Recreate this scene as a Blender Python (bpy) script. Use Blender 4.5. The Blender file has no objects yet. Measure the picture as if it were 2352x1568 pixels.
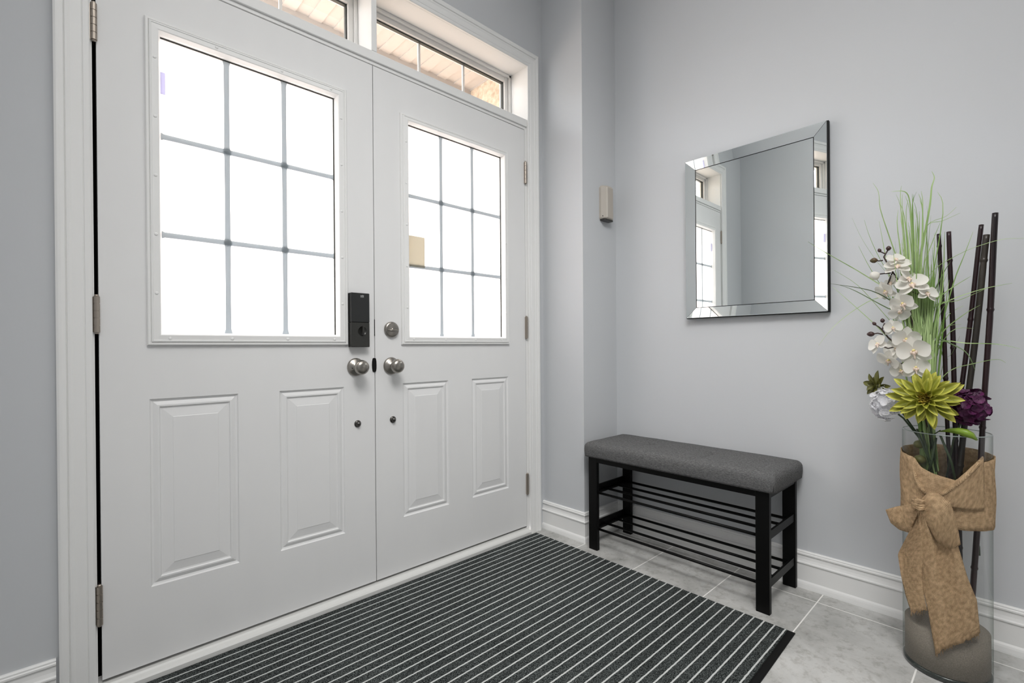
import bpy, math, random
from mathutils import Vector, Matrix
random.seed(7)
PI = math.pi
SC = bpy.context.scene
COL = SC.collection

# ------------------------------------------------------------------ camera model
CF, CYAW, CPIT, CROL = 1103.77, math.radians(46.936), math.radians(-0.2157), math.radians(-0.3949)
CAM = Vector((-0.8964, -1.7531, 0.9186)); CXX, CYY = 1177.556, 801.558
FWH = Vector((math.cos(CYAW), math.sin(CYAW), 0)); RT = Vector((math.sin(CYAW), -math.cos(CYAW), 0)); UP = Vector((0, 0, 1))
FW = FWH*math.cos(CPIT)+UP*math.sin(CPIT); UP2 = -FWH*math.sin(CPIT)+UP*math.cos(CPIT)
RT3 = RT*math.cos(CROL)+UP2*math.sin(CROL); UP3 = -RT*math.sin(CROL)+UP2*math.cos(CROL)
ZF = -0.037                      # floor height (door bottoms are at 0)

def ray(px, py):
    return FW+RT3*((px-CXX)/CF)-UP3*((py-CYY)/CF)

VASE = Vector((1.01, -1.588, ZF)); VR = 0.1
AX = Vector((VASE.x-CAM.x, VASE.y-CAM.y, 0)); S0 = AX.length; AX.normalize()
AXR = Vector((AX.y, -AX.x, 0))   # to the right seen from the camera

def vp(px, py, off=0.0):
    """a point beside the vase: on the upright plane through its axis, off metres nearer the camera"""
    d = ray(px, py); h = Vector((d.x, d.y, 0))
    return CAM+d*((S0-off)/h.dot(AX))

def vc(px, py, dr=0.0):
    """a point on the vase's cylinder, dr outside its glass (beside it: level with the axis)"""
    R = VR+dr
    d = ray(px, py); h = Vector((d.x, d.y)); o = Vector((CAM.x-VASE.x, CAM.y-VASE.y))
    a = h.dot(h); b = 2*h.dot(o); c = o.dot(o)-R*R; D = b*b-4*a*c
    t = (-b-math.sqrt(D))/(2*a) if D > 0 else -b/(2*a)
    return CAM+d*t

# ------------------------------------------------------------------ materials
def mat(name, color, rough=0.5, metal=0.0, spec=0.5, build=None, **kw):
    m = bpy.data.materials.new(name); m.use_nodes = True
    nt = m.node_tree; b = nt.nodes['Principled BSDF']
    b.inputs['Base Color'].default_value = (*color, 1)
    b.inputs['Roughness'].default_value = rough; b.inputs['Metallic'].default_value = metal
    b.inputs['Specular IOR Level'].default_value = spec
    for k, v in kw.items(): b.inputs[k.replace('_', ' ')].default_value = v
    if build: build(nt, b)
    return m

def N(nt, t, **kw):
    n = nt.nodes.new(t)
    for k, v in kw.items():
        if k.startswith('i_'):
            key = k[2:].replace('_', ' ')
            n.inputs[int(key) if key.isdigit() else key].default_value = v
        else: setattr(n, k, v)
    return n

def L(nt, a, b): nt.links.new(a, b)

def noise_tint(c1, c2, scale=4, bump=0.0, bscale=200, detail=3, coord='Object', stretch=(1, 1, 1), bdist=0.001):
    def f(nt, b):
        tc = N(nt, 'ShaderNodeTexCoord'); mp = N(nt, 'ShaderNodeMapping'); mp.inputs['Scale'].default_value = stretch
        L(nt, tc.outputs[coord], mp.inputs[0])
        n = N(nt, 'ShaderNodeTexNoise', i_Scale=scale, i_Detail=detail); L(nt, mp.outputs[0], n.inputs['Vector'])
        r = N(nt, 'ShaderNodeValToRGB'); r.color_ramp.elements[0].position = .3; r.color_ramp.elements[1].position = .7
        r.color_ramp.elements[0].color = (*c1, 1); r.color_ramp.elements[1].color = (*c2, 1)
        L(nt, n.outputs['Fac'], r.inputs[0]); L(nt, r.outputs[0], b.inputs['Base Color'])
        if bump:
            n2 = N(nt, 'ShaderNodeTexNoise', i_Scale=bscale, i_Detail=2); L(nt, mp.outputs[0], n2.inputs['Vector'])
            bp = N(nt, 'ShaderNodeBump', i_Strength=bump, i_Distance=bdist); L(nt, n2.outputs['Fac'], bp.inputs['Height'])
            L(nt, bp.outputs[0], b.inputs['Normal'])
    return f

WALLC = (.590, .606, .626)
M = {}
M['wall'] = mat('wall_paint', WALLC, .75, spec=.25, build=noise_tint(tuple(c*.985 for c in WALLC), WALLC, 1.5, .08, 160))
M['ceil'] = mat('ceiling_paint', (.8, .8, .79), .9)
M['white'] = mat('white_trim_paint', (.84, .84, .83), .42, spec=.4, build=noise_tint((.83, .83, .82), (.85, .85, .84), 2, .05, 40))
M['door'] = mat('white_door_paint', (.80, .80, .80), .45, spec=.4, build=noise_tint((.79, .79, .79), (.81, .81, .807), 2.5, .06, 30, stretch=(3, 1, 1)))
M['vinyl'] = mat('white_vinyl', (.82, .81, .79), .4)
M['black'] = mat('black_rubber', (.006, .006, .006), .6, spec=.2)
M['gap'] = mat('black_weatherstrip', (.004, .004, .004), .9, spec=.05)
M['nickel'] = mat('brushed_nickel', (.46, .43, .39), .3, 1.0, build=noise_tint((.30, .28, .255), (.40, .375, .34), 30, .05, 300))
M['hinge'] = mat('hinge_metal', (.42, .37, .32), .38, 1.0)
M['darkmetal'] = mat('dark_metal', (.10, .095, .09), .3, 1.0)
M['lockblack'] = mat('lock_black_plastic', (.012, .013, .013), .38)
M['lockgrey'] = mat('lock_dark_grey', (.045, .045, .042), .35, .6)
M['letter'] = mat('white_lettering', (.75, .75, .75), .5)
M['blackmetal'] = mat('black_powder_coated_metal', (.002, .002, .002), .45, spec=.18)
M['sill'] = mat('threshold_vinyl', (.72, .72, .70), .45)
M['beige'] = mat('beige_plastic', (.47, .43, .38), .5)
M['beige_l'] = mat('beige_plastic_light', (.62, .58, .52), .5)

def translucent(name, t, d, w):
    m = bpy.data.materials.new(name); m.use_nodes = True; nt = m.node_tree; nt.nodes.clear()
    o = N(nt, 'ShaderNodeOutputMaterial'); tr = N(nt, 'ShaderNodeBsdfTranslucent', i_Color=(*t, 1)); df = N(nt, 'ShaderNodeBsdfDiffuse', i_Color=(*d, 1))
    mx = N(nt, 'ShaderNodeMixShader', i_Fac=w); L(nt, tr.outputs[0], mx.inputs[1]); L(nt, df.outputs[0], mx.inputs[2])
    gl = N(nt, 'ShaderNodeBsdfGlossy', i_Roughness=.12); m2 = N(nt, 'ShaderNodeMixShader', i_Fac=.03)
    L(nt, mx.outputs[0], m2.inputs[1]); L(nt, gl.outputs[0], m2.inputs[2]); L(nt, m2.outputs[0], o.inputs[0]); return m
M['frost'] = translucent('frosted_glass', (.95, .96, 1.0), (.9, .9, .9), .1)
M['grille'] = translucent('grille_bar', (.185, .213, .232), (.5, .55, .58), .3)

def thin_glass(name, tint, edge, ior=1.45):
    m = bpy.data.materials.new(name); m.use_nodes = True; nt = m.node_tree; nt.nodes.clear()
    o = N(nt, 'ShaderNodeOutputMaterial'); tr = N(nt, 'ShaderNodeBsdfTransparent'); gl = N(nt, 'ShaderNodeBsdfGlossy', i_Roughness=.02)
    lw = N(nt, 'ShaderNodeLayerWeight', i_Blend=.5); r = N(nt, 'ShaderNodeValToRGB')
    r.color_ramp.elements[0].position = .55; r.color_ramp.elements[0].color = (*tint, 1); r.color_ramp.elements[1].position = .97; r.color_ramp.elements[1].color = (*edge, 1)
    L(nt, lw.outputs['Facing'], r.inputs[0]); L(nt, r.outputs[0], tr.inputs[0])
    pw = N(nt, 'ShaderNodeMath', operation='POWER', i_1=5.0); l2 = N(nt, 'ShaderNodeLayerWeight', i_Blend=.5); L(nt, l2.outputs['Facing'], pw.inputs[0])
    fr = N(nt, 'ShaderNodeMath', operation='MULTIPLY_ADD', i_1=ior-.75, i_2=.035); L(nt, pw.outputs[0], fr.inputs[0])
    mx = N(nt, 'ShaderNodeMixShader'); L(nt, fr.outputs[0], mx.inputs[0])
    L(nt, tr.outputs[0], mx.inputs[1]); L(nt, gl.outputs[0], mx.inputs[2]); L(nt, mx.outputs[0], o.inputs[0]); return m
M['pane'] = thin_glass('clear_window_glass', (1, .985, .97), (.95, .95, .95), 1.3)
M['vase'] = thin_glass('vase_glass', (.965, .972, .968), (.62, .66, .63), 1.2)
M['vasebase'] = mat('vase_base_glass', (.045, .055, .05), .05, spec=.6, Transmission_Weight=.35)
M['mirror'] = mat('mirror_silver', (.94, .985, .98), .0, 1.0)

# woven grey upholstery
def fabric(nt, b):
    tc = N(nt, 'ShaderNodeTexCoord')
    res = []
    for s in ((110, 700, 700), (700, 100, 700)):
        mp = N(nt, 'ShaderNodeMapping'); mp.inputs['Scale'].default_value = s; L(nt, tc.outputs['Object'], mp.inputs[0])
        n = N(nt, 'ShaderNodeTexNoise', i_Scale=1.0, i_Detail=3); L(nt, mp.outputs[0], n.inputs['Vector']); res.append(n)
    mx = N(nt, 'ShaderNodeMath', operation='ADD'); L(nt, res[0].outputs['Fac'], mx.inputs[0]); L(nt, res[1].outputs['Fac'], mx.inputs[1])
    r = N(nt, 'ShaderNodeValToRGB'); e = r.color_ramp.elements; e[0].position = .38; e[1].position = .66
    e[0].color = (.058, .058, .059, 1); e[1].color = (.195, .195, .196, 1)
    h = N(nt, 'ShaderNodeMath', operation='MULTIPLY', i_1=.5); L(nt, mx.outputs[0], h.inputs[0])
    L(nt, h.outputs[0], r.inputs[0]); L(nt, r.outputs[0], b.inputs['Base Color'])
    bp = N(nt, 'ShaderNodeBump', i_Strength=.35, i_Distance=.002); L(nt, h.outputs[0], bp.inputs['Height']); L(nt, bp.outputs[0], b.inputs['Normal'])
M['fabric'] = mat('grey_woven_fabric', (.11, .11, .11), .95, spec=.1, build=fabric)
M['thread'] = mat('grey_button_thread', (.05, .05, .05), .9)

# ribbed mat
def matshader(nt, b):
    tc = N(nt, 'ShaderNodeTexCoord'); sp = N(nt, 'ShaderNodeSeparateXYZ'); L(nt, tc.outputs['Object'], sp.inputs[0])
    ad = N(nt, 'ShaderNodeMath', operation='MULTIPLY_ADD', i_1=-1/0.0334, i_2=-0.048/0.0334+40.0); L(nt, sp.outputs['Y'], ad.inputs[0])
    fr = N(nt, 'ShaderNodeMath', operation='FRACT'); L(nt, ad.outputs[0], fr.inputs[0])
    n0 = N(nt, 'ShaderNodeTexNoise', i_Scale=60, i_Detail=2); L(nt, tc.outputs['Object'], n0.inputs['Vector'])
    sb = N(nt, 'ShaderNodeMath', operation='MULTIPLY_ADD', i_1=.08); L(nt, n0.outputs['Fac'], sb.inputs[0]); L(nt, fr.outputs[0], sb.inputs[2])
    lt = N(nt, 'ShaderNodeMath', operation='COMPARE', i_1=.54, i_2=.075); L(nt, sb.outputs[0], lt.inputs[0])
    n = N(nt, 'ShaderNodeTexNoise', i_Scale=330, i_Detail=2, i_Roughness=.8); L(nt, tc.outputs['Object'], n.inputs['Vector'])
    r = N(nt, 'ShaderNodeValToRGB'); e = r.color_ramp.elements; e[0].position = .42; e[1].position = .68
    e[0].color = (.006, .008, .008, 1); e[1].color = (.225, .25, .245, 1); L(nt, n.outputs['Fac'], r.inputs[0])
    nb = N(nt, 'ShaderNodeTexNoise', i_Scale=5, i_Detail=3); L(nt, tc.outputs['Object'], nb.inputs['Vector'])
    dk = N(nt, 'ShaderNodeMix', data_type='RGBA', blend_type='MULTIPLY', i_0=.6); L(nt, r.outputs[0], dk.inputs[6]); L(nt, nb.outputs['Fac'], dk.inputs[7])
    mx = N(nt, 'ShaderNodeMix', data_type='RGBA'); mx.inputs[7].default_value = (.60, .62, .61, 1)
    L(nt, lt.outputs[0], mx.inputs[0]); L(nt, dk.outputs[2], mx.inputs[6]); L(nt, mx.outputs[2], b.inputs['Base Color'])
    bp = N(nt, 'ShaderNodeBump', i_Strength=.9, i_Distance=.004); L(nt, n.outputs['Fac'], bp.inputs['Height']); L(nt, bp.outputs[0], b.inputs['Normal'])
M['mat'] = mat('ribbed_mat_pile', (.05, .05, .05), .95, spec=.1, build=matshader)

# concrete look floor tile, grout joints at the measured places
def tileshader(nt, b):
    tc = N(nt, 'ShaderNodeTexCoord'); sp = N(nt, 'ShaderNodeSeparateXYZ'); L(nt, tc.outputs['Object'], sp.inputs[0])
    def joint(axis, off, period, w):
        a = N(nt, 'ShaderNodeMath', operation='MULTIPLY_ADD', i_1=1/period, i_2=-off/period+50.5); L(nt, sp.outputs[axis], a.inputs[0])
        f = N(nt, 'ShaderNodeMath', operation='FRACT'); L(nt, a.outputs[0], f.inputs[0])
        c = N(nt, 'ShaderNodeMath', operation='COMPARE', i_1=.5, i_2=w/2/period); L(nt, f.outputs[0], c.inputs[0]); return c
    jy = joint('Y', -1.2185, .3105, .0042); jx = joint('X', 1.144, .62, .0042)
    mxj = N(nt, 'ShaderNodeMath', operation='MAXIMUM'); L(nt, jy.outputs[0], mxj.inputs[0]); L(nt, jx.outputs[0], mxj.inputs[1])
    n = N(nt, 'ShaderNodeTexNoise', i_Scale=5, i_Detail=8, i_Roughness=.62, i_Distortion=.4); L(nt, tc.outputs['Object'], n.inputs['Vector'])
    r = N(nt, 'ShaderNodeValToRGB'); e = r.color_ramp.elements; e[0].position = .3; e[1].position = .72
    e[0].color = (.34, .34, .325, 1); e[1].color = (.62, .62, .605, 1); L(nt, n.outputs['Fac'], r.inputs[0])
    n3 = N(nt, 'ShaderNodeTexNoise', i_Scale=38, i_Detail=6, i_Roughness=.7); L(nt, tc.outputs['Object'], n3.inputs['Vector'])
    r3 = N(nt, 'ShaderNodeValToRGB'); e = r3.color_ramp.elements; e[0].position = .32; e[1].position = .5; e[0].color = (.72, .71, .69, 1); e[1].color = (1, 1, 1, 1); L(nt, n3.outputs['Fac'], r3.inputs[0])
    mm = N(nt, 'ShaderNodeMix', data_type='RGBA', blend_type='MULTIPLY', i_0=1.0); L(nt, r.outputs[0], mm.inputs[6]); L(nt, r3.outputs[0], mm.inputs[7])
    mx = N(nt, 'ShaderNodeMix', data_type='RGBA'); mx.inputs[7].default_value = (.88, .87, .84, 1)
    L(nt, mxj.outputs[0], mx.inputs[0]); L(nt, mm.outputs[2], mx.inputs[6]); L(nt, mx.outputs[2], b.inputs['Base Color'])
    bp = N(nt, 'ShaderNodeBump', i_Strength=.3, i_Distance=.001, invert=True); L(nt, mxj.outputs[0], bp.inputs['Height']); L(nt, bp.outputs[0], b.inputs['Normal'])
M['tile'] = mat('grey_stone_tile', (.4, .4, .4), .42, spec=.4, build=tileshader)

# burlap weave (uv in metres)
def burlap(nt, b):
    tc = N(nt, 'ShaderNodeTexCoord'); n0 = N(nt, 'ShaderNodeTexNoise', i_Scale=55, i_Detail=2); L(nt, tc.outputs['UV'], n0.inputs['Vector'])
    dist = N(nt, 'ShaderNodeMix', data_type='VECTOR', i_0=.004); L(nt, tc.outputs['UV'], dist.inputs[4]); L(nt, n0.outputs['Color'], dist.inputs[5])
    sp = N(nt, 'ShaderNodeSeparateXYZ'); L(nt, dist.outputs[1], sp.inputs[0]); out = []
    for ax in 'XY':
        m = N(nt, 'ShaderNodeMath', operation='MULTIPLY', i_1=2*PI/.0026); L(nt, sp.outputs[ax], m.inputs[0])
        s = N(nt, 'ShaderNodeMath', operation='SINE'); L(nt, m.outputs[0], s.inputs[0]); out.append(s)
    mx = N(nt, 'ShaderNodeMath', operation='MAXIMUM'); L(nt, out[0].outputs[0], mx.inputs[0]); L(nt, out[1].outputs[0], mx.inputs[1])
    n = N(nt, 'ShaderNodeTexNoise', i_Scale=90, i_Detail=4); L(nt, tc.outputs['UV'], n.inputs['Vector'])
    ad = N(nt, 'ShaderNodeMath', operation='MULTIPLY_ADD', i_1=.20); L(nt, mx.outputs[0], ad.inputs[0]); L(nt, n.outputs['Fac'], ad.inputs[2])
    r = N(nt, 'ShaderNodeValToRGB'); e = r.color_ramp.elements; e[0].position = .22; e[1].position = .85
    e[0].color = (.29, .185, .10, 1); e[1].color = (.78, .55, .335, 1); L(nt, ad.outputs[0], r.inputs[0]); L(nt, r.outputs[0], b.inputs['Base Color'])
    bp = N(nt, 'ShaderNodeBump', i_Strength=.8, i_Distance=.0015); L(nt, mx.outputs[0], bp.inputs['Height']); L(nt, bp.outputs[0], b.inputs['Normal'])
M['burlap'] = mat('burlap_weave', (.4, .28, .17), .95, spec=.05, build=burlap)
M['sand'] = mat('sand', (.3, .28, .25), .95, build=noise_tint((.19, .165, .135), (.29, .255, .215), 380, .5, 900, 6))
M['bamboo'] = mat('dark_bamboo', (.02, .008, .008), .3, build=noise_tint((.005, .002, .003), (.03, .010, .012), 25, stretch=(1, 1, .05)))
M['bamboo_g'] = mat('dark_greenish_bamboo', (.03, .026, .018), .35, build=noise_tint((.006, .004, .004), (.045, .036, .026), 25, stretch=(1, 1, .05)))
def petal_mat(name, c, w):
    m = bpy.data.materials.new(name); m.use_nodes = True; nt = m.node_tree; nt.nodes.clear()
    o = N(nt, 'ShaderNodeOutputMaterial'); a = N(nt, 'ShaderNodeBsdfDiffuse', i_Color=(*c, 1)); b = N(nt, 'ShaderNodeBsdfTranslucent', i_Color=(*c, 1))
    x = N(nt, 'ShaderNodeMixShader', i_Fac=w); L(nt, a.outputs[0], x.inputs[1]); L(nt, b.outputs[0], x.inputs[2])
    tc = N(nt, 'ShaderNodeTexCoord'); n = N(nt, 'ShaderNodeTexNoise', i_Scale=120, i_Detail=2); L(nt, tc.outputs['Object'], n.inputs['Vector'])
    bp = N(nt, 'ShaderNodeBump', i_Strength=.15, i_Distance=.001); L(nt, n.outputs['Fac'], bp.inputs['Height']); L(nt, bp.outputs[0], a.inputs['Normal'])
    L(nt, x.outputs[0], o.inputs[0]); return m
M['grass'] = mat('pale_green_blades', (.3, .45, .14), .5, build=noise_tint((.14, .27, .045), (.46, .60, .28), 18, stretch=(1, 1, .25)))
M['grass_d'] = mat('dark_green_blades', (.08, .14, .04), .5)
M['stem'] = mat('dark_green_stem', (.03, .055, .02), .5)
M['stem_b'] = mat('brown_orchid_stem', (.035, .018, .015), .5)
M['leaf'] = mat('yellow_green_leaf', (.2, .32, .03), .4)
M['orchid'] = petal_mat('cream_orchid_petal', (.86, .84, .79), .35)
M['lip'] = mat('orchid_lip', (.74, .60, .50), .5)
M['lipy'] = mat('orchid_column', (.8, .68, .3), .5)
M['budg'] = mat('olive_bud', (.10, .10, .025), .45, build=noise_tint((.05, .06, .02), (.14, .06, .03), 40))
M['budr'] = mat('brown_bud', (.05, .022, .02), .45)
M['hydw'] = petal_mat('white_hydrangea', (.93, .93, .95), .5)
M['hydp'] = mat('plum_hydrangea', (.07, .008, .05), .6, build=noise_tint((.03, .004, .024), (.12, .008, .085), 30))
M['dahlia'] = mat('olive_dahlia_petal', (.33, .33, .04), .5)
M['dahlia_o'] = mat('dark_olive_petal', (.11, .11, .02), .5)
M['soffit'] = mat('porch_soffit', (.43, .40, .375), .6)
M['brick'] = mat('porch_brick', (.55, .46, .38), .9, build=noise_tint((.38, .3, .22), (.6, .5, .4), 30, .6, 90))
M['ground'] = mat('porch_concrete', (.57, .465, .39), .9)
M['sash'] = mat('dark_gasket', (.03, .035, .03), .5)
M['sticker'] = translucent('cream_card', (.55, .53, .465), (.6, .58, .5), .12)
M['sticker2'] = translucent('lilac_sticker', (.62, .62, .76), (.5, .5, .65), .12)

def petal_edges(m, base, edge, mid=None):
    nt = m.node_tree; b = nt.nodes['Principled BSDF']; tc = N(nt, 'ShaderNodeTexCoord'); sp = N(nt, 'ShaderNodeSeparateXYZ'); L(nt, tc.outputs['UV'], sp.inputs[0])
    r = N(nt, 'ShaderNodeValToRGB'); e = r.color_ramp.elements; e[0].position = .45; e[1].position = .98
    e[0].color = (*base, 1); e[1].color = (*edge, 1); L(nt, sp.outputs['X'], r.inputs[0])
    n = N(nt, 'ShaderNodeTexNoise', i_Scale=60, i_Detail=2); L(nt, tc.outputs['Object'], n.inputs['Vector'])
    mx = N(nt, 'ShaderNodeMix', data_type='RGBA', blend_type='MULTIPLY', i_0=.5); L(nt, r.outputs[0], mx.inputs[6]); L(nt, n.outputs['Fac'], mx.inputs[7])
    ml = N(nt, 'ShaderNodeMix', data_type='RGBA', blend_type='MULTIPLY', i_0=1.0); ml.inputs[7].default_value = (1.25, 1.25, 1.25, 1); L(nt, mx.outputs[2], ml.inputs[6])
    L(nt, ml.outputs[2], b.inputs['Base Color'])
petal_edges(M['dahlia'], (.27, .285, .025), (.72, .70, .14))
M['dahlia_c'] = mat('dahlia_centre_petal', (.4, .3, .03), .5); petal_edges(M['dahlia_c'], (.40, .27, .03), (.58, .5, .09))

# ------------------------------------------------------------------ mesh helpers
class MB:
    def __init__(s): s.v = []; s.f = []; s.uv = []; s.sm = []
    def add(s, vs, fs, uvs=None, smooth=False):
        o = len(s.v); s.v += [tuple(x) for x in vs]
        for f in fs: s.f.append(tuple(i+o for i in f)); s.sm.append(smooth)
        s.uv += (list(uvs) if uvs else [(0, 0)]*len(vs))
    def box(s, a, b, c=0.0):
        x0, y0, z0 = [min(p, q) for p, q in zip(a, b)]; x1, y1, z1 = [max(p, q) for p, q in zip(a, b)]
        if c <= 0:
            vs = [(x0, y0, z0), (x1, y0, z0), (x1, y1, z0), (x0, y1, z0), (x0, y0, z1), (x1, y0, z1), (x1, y1, z1), (x0, y1, z1)]
            s.add(vs, [(3, 2, 1, 0), (4, 5, 6, 7), (0, 1, 5, 4), (1, 2, 6, 5), (2, 3, 7, 6), (3, 0, 4, 7)]); return
        # chamfered box: convex hull by 24 vertices
        import bmesh
        bm = bmesh.new()
        for X, sx in ((x0, 1), (x1, -1)):
            for Y, sy in ((y0, 1), (y1, -1)):
                for Z, sz in ((z0, 1), (z1, -1)):
                    bm.verts.new((X, Y+sy*c, Z+sz*c)); bm.verts.new((X+sx*c, Y, Z+sz*c)); bm.verts.new((X+sx*c, Y+sy*c, Z))
        bmesh.ops.convex_hull(bm, input=bm.verts); bmesh.ops.dissolve_limit(bm, angle_limit=.01, verts=bm.verts, edges=bm.edges)
        bm.verts.index_update(); s.add([v.co[:] for v in bm.verts], [[v.index for v in f.verts] for f in bm.faces]); bm.free()
    def tube(s, pts, r, n=10, caps=True, flat=1.0, smooth=True):
        pts = [Vector(p) for p in pts]; k = len(pts); rs = r if isinstance(r, (list, tuple)) else [r]*k
        vs = []; up = None
        for i, p in enumerate(pts):
            t = (pts[min(i+1, k-1)]-pts[max(i-1, 0)]).normalized()
            if up is None: up = t.orthogonal().normalized()
            up = (up-t*up.dot(t)).normalized(); w = t.cross(up)
            for j in range(n):
                a = 2*PI*j/n; vs.append(p+(up*math.cos(a)+w*math.sin(a)*flat)*rs[i])
        fs = [(i*n+j, i*n+(j+1) % n, (i+1)*n+(j+1) % n, (i+1)*n+j) for i in range(k-1) for j in range(n)]
        s.add(vs, fs, smooth=smooth)
        if caps:
            o = len(s.v)-len(vs); s.f.append(tuple(o+j for j in reversed(range(n)))); s.sm.append(False)
            s.f.append(tuple(o+(k-1)*n+j for j in range(n))); s.sm.append(False)
    def lathe(s, prof, M4, n=32, smooth=True):
        """prof: (r, h) along local z"""
        vs = []; fs = []
        for r, h in prof:
            for j in range(n):
                a = 2*PI*j/n; vs.append(M4 @ Vector((r*math.cos(a), r*math.sin(a), h)))
        for i in range(len(prof)-1):
            for j in range(n): fs.append((i*n+j, i*n+(j+1) % n, (i+1)*n+(j+1) % n, (i+1)*n+j))
        if prof[0][0] > 1e-6: fs.append(tuple(reversed(range(n))))
        if prof[-1][0] > 1e-6: fs.append(tuple((len(prof)-1)*n+j for j in range(n)))
        s.add(vs, fs, smooth=smooth)
    def ell(s, c, rx, ry, rz, R=None, n=14, m=9, wob=0):
        vs = []; fs = []; R = R or Matrix.Identity(3)
        for i in range(m+1):
            th = PI*i/m
            for j in range(n):
                a = 2*PI*j/n; w = 1+wob*math.sin(3*a+i)
                vs.append(Vector(c)+R @ Vector((rx*math.sin(th)*math.cos(a)*w, ry*math.sin(th)*math.sin(a)*w, rz*math.cos(th))))
        for i in range(m):
            for j in range(n): fs.append((i*n+j, (i+1)*n+j, (i+1)*n+(j+1) % n, i*n+(j+1) % n))
        s.add(vs, fs, smooth=True)
    def grid(s, rows, uvs=None, smooth=True):
        n = len(rows[0]); k = len(rows); vs = [p for r in rows for p in r]
        fs = [(i*n+j, i*n+j+1, (i+1)*n+j+1, (i+1)*n+j) for i in range(k-1) for j in range(n-1)]
        if uvs is None:
            uvs = []; U = 0
            for i, r in enumerate(rows):
                if i: U += (Vector(r[n//2])-Vector(rows[i-1][n//2])).length
                w = 0
                for j, p in enumerate(r):
                    if j: w += (Vector(p)-Vector(r[j-1])).length
                    uvs.append((w, U))
        s.add(vs, fs, uvs, smooth)
    def build(s, name, m, parent=None, bevel=0, solid=0, sub=0, seg=2):
        me = bpy.data.meshes.new(name); me.from_pydata(s.v, [], s.f); me.validate()
        uvl = me.uv_layers.new(name='UVMap')
        if len(me.polygons) == len(s.f):
            for p, sm in zip(me.polygons, s.sm): p.use_smooth = sm
        for lp in me.loops: uvl.data[lp.index].uv = s.uv[lp.vertex_index]
        import bmesh
        bm = bmesh.new(); bm.from_mesh(me); bmesh.ops.recalc_face_normals(bm, faces=bm.faces)
        # origin at bounding box centre-bottom
        bm.to_mesh(me); bm.free()
        o = bpy.data.objects.new(name, me); COL.objects.link(o); me.materials.append(m)
        if parent: o.parent = parent
        if sub:
            md = o.modifiers.new('sub', 'SUBSURF'); md.levels = sub; md.render_levels = sub
        if solid:
            md = o.modifiers.new('solid', 'SOLIDIFY'); md.thickness = solid; md.offset = 0
        if bevel:
            md = o.modifiers.new('bev', 'BEVEL'); md.width = bevel; md.segments = seg; md.limit_method = 'ANGLE'; md.angle_limit = .6
        return o

def tag(o, label=None, cat=None, group=None, kind=None):
    if label: o['label'] = label
    if cat: o['category'] = cat
    if group: o['group'] = group
    if kind: o['kind'] = kind
    return o

def empty(name, loc, **kw):
    o = bpy.data.objects.new(name, None); COL.objects.link(o); o.location = loc; o.empty_display_size = .05
    tag(o, **kw); return o

def adopt(parent, kids):
    """parent world-space meshes to an Empty placed at the thing's base"""
    for k in kids: k.parent = parent; k.matrix_parent_inverse = Matrix.Translation(-Vector(parent.location))

def box(name, a, b, m, parent=None, c=0.0, **kw):
    mb = MB(); mb.box(a, b, c); return mb.build(name, m, parent, **kw)

def sweep2d(path, prof, place, closed=False):
    """path: 2D points; prof: (offset to the left of travel, height); place(a, b, h) -> 3D"""
    mb = MB(); k = len(path); rows = []
    for i, p in enumerate(path):
        def nrm(a, b):
            d = (b[0]-a[0], b[1]-a[1]); l = math.hypot(*d); return (-d[1]/l, d[0]/l)
        n1 = nrm(path[i-1], p) if i else nrm(p, path[1]); n2 = nrm(p, path[i+1]) if i < k-1 else n1
        q = 1+n1[0]*n2[0]+n1[1]*n2[1]; m = ((n1[0]+n2[0])/q, (n1[1]+n2[1])/q)
        rows.append([place(p[0]+m[0]*o, p[1]+m[1]*o, h) for o, h in prof])
    mb.grid(rows, smooth=False); n = len(prof)
    o = len(mb.v)-n*k
    mb.f.append(tuple(o+j for j in range(n))); mb.sm.append(False)
    mb.f.append(tuple(o+(k-1)*n+j for j in reversed(range(n)))); mb.sm.append(False)
    return mb

# ------------------------------------------------------------------ room shell
XN, YN, XR, XL, YB, ZC = 0.9637, -0.2705, 1.2407, -1.28, -4.2, 3.0
OX = 0.872; OZ = 2.378; WT = .17
def wall(name, boxes):
    mb = MB()
    for a, b in boxes: mb.box(a, b)
    return tag(mb.build(name, M['wall']), kind='structure')
wall('wall_front', [((XL-.15, 0, ZF-.1), (-OX, WT, ZC)), ((OX, 0, ZF-.1), (XN, WT, ZC)), ((-OX, 0, OZ), (OX, WT, ZC))])
wall('wall_right_return', [((XN, YN, ZF-.1), (XR+.15, WT, ZC))])
wall('wall_right', [((XR, YB, ZF-.1), (XR+.15, YN, ZC))])
wall('wall_left', [((XL-.15, YB, ZF-.1), (XL, 0, ZC))])
wall('wall_back', [((XL-.15, YB-.15, ZF-.1), (XR+.15, YB, ZC))])
tag(box('ceiling', (XL-.15, YB-.15, ZC), (XR+.15, WT, ZC+.1), M['ceil']), kind='structure')
tag(box('floor', (XL-.15, YB-.15, ZF-.1), (XR+.15, 0.0, ZF), M['tile']), kind='structure')

BP = [(0, 0), (.020, 0), (.020, .006), (.0185, .018), (.0165, .024), (.0125, .030), (.0125, .094), (.0165, .097), (.0165, .101), (.0115, .104),
      (.0085, .113), (.0075, .123), (.0075, .127), (.0115, .130), (.0115, .1345), (.009, .137), (.009, .141), (.0055, .1445), (0, .1445)]
pl = lambda a, b, h: Vector((a, b, ZF+h))
# travel so that 'left' is the room side
mb = sweep2d([(XR, YB), (XR, YN), (XN, YN), (XN, 0.0)], BP, pl)
tag(mb.build('baseboard_right', M['white']), kind='structure')
mb = sweep2d([(-.917, 0.0), (XL, 0.0), (XL, YB)], BP, pl)
tag(mb.build('baseboard_left', M['white']), kind='structure')

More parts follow.
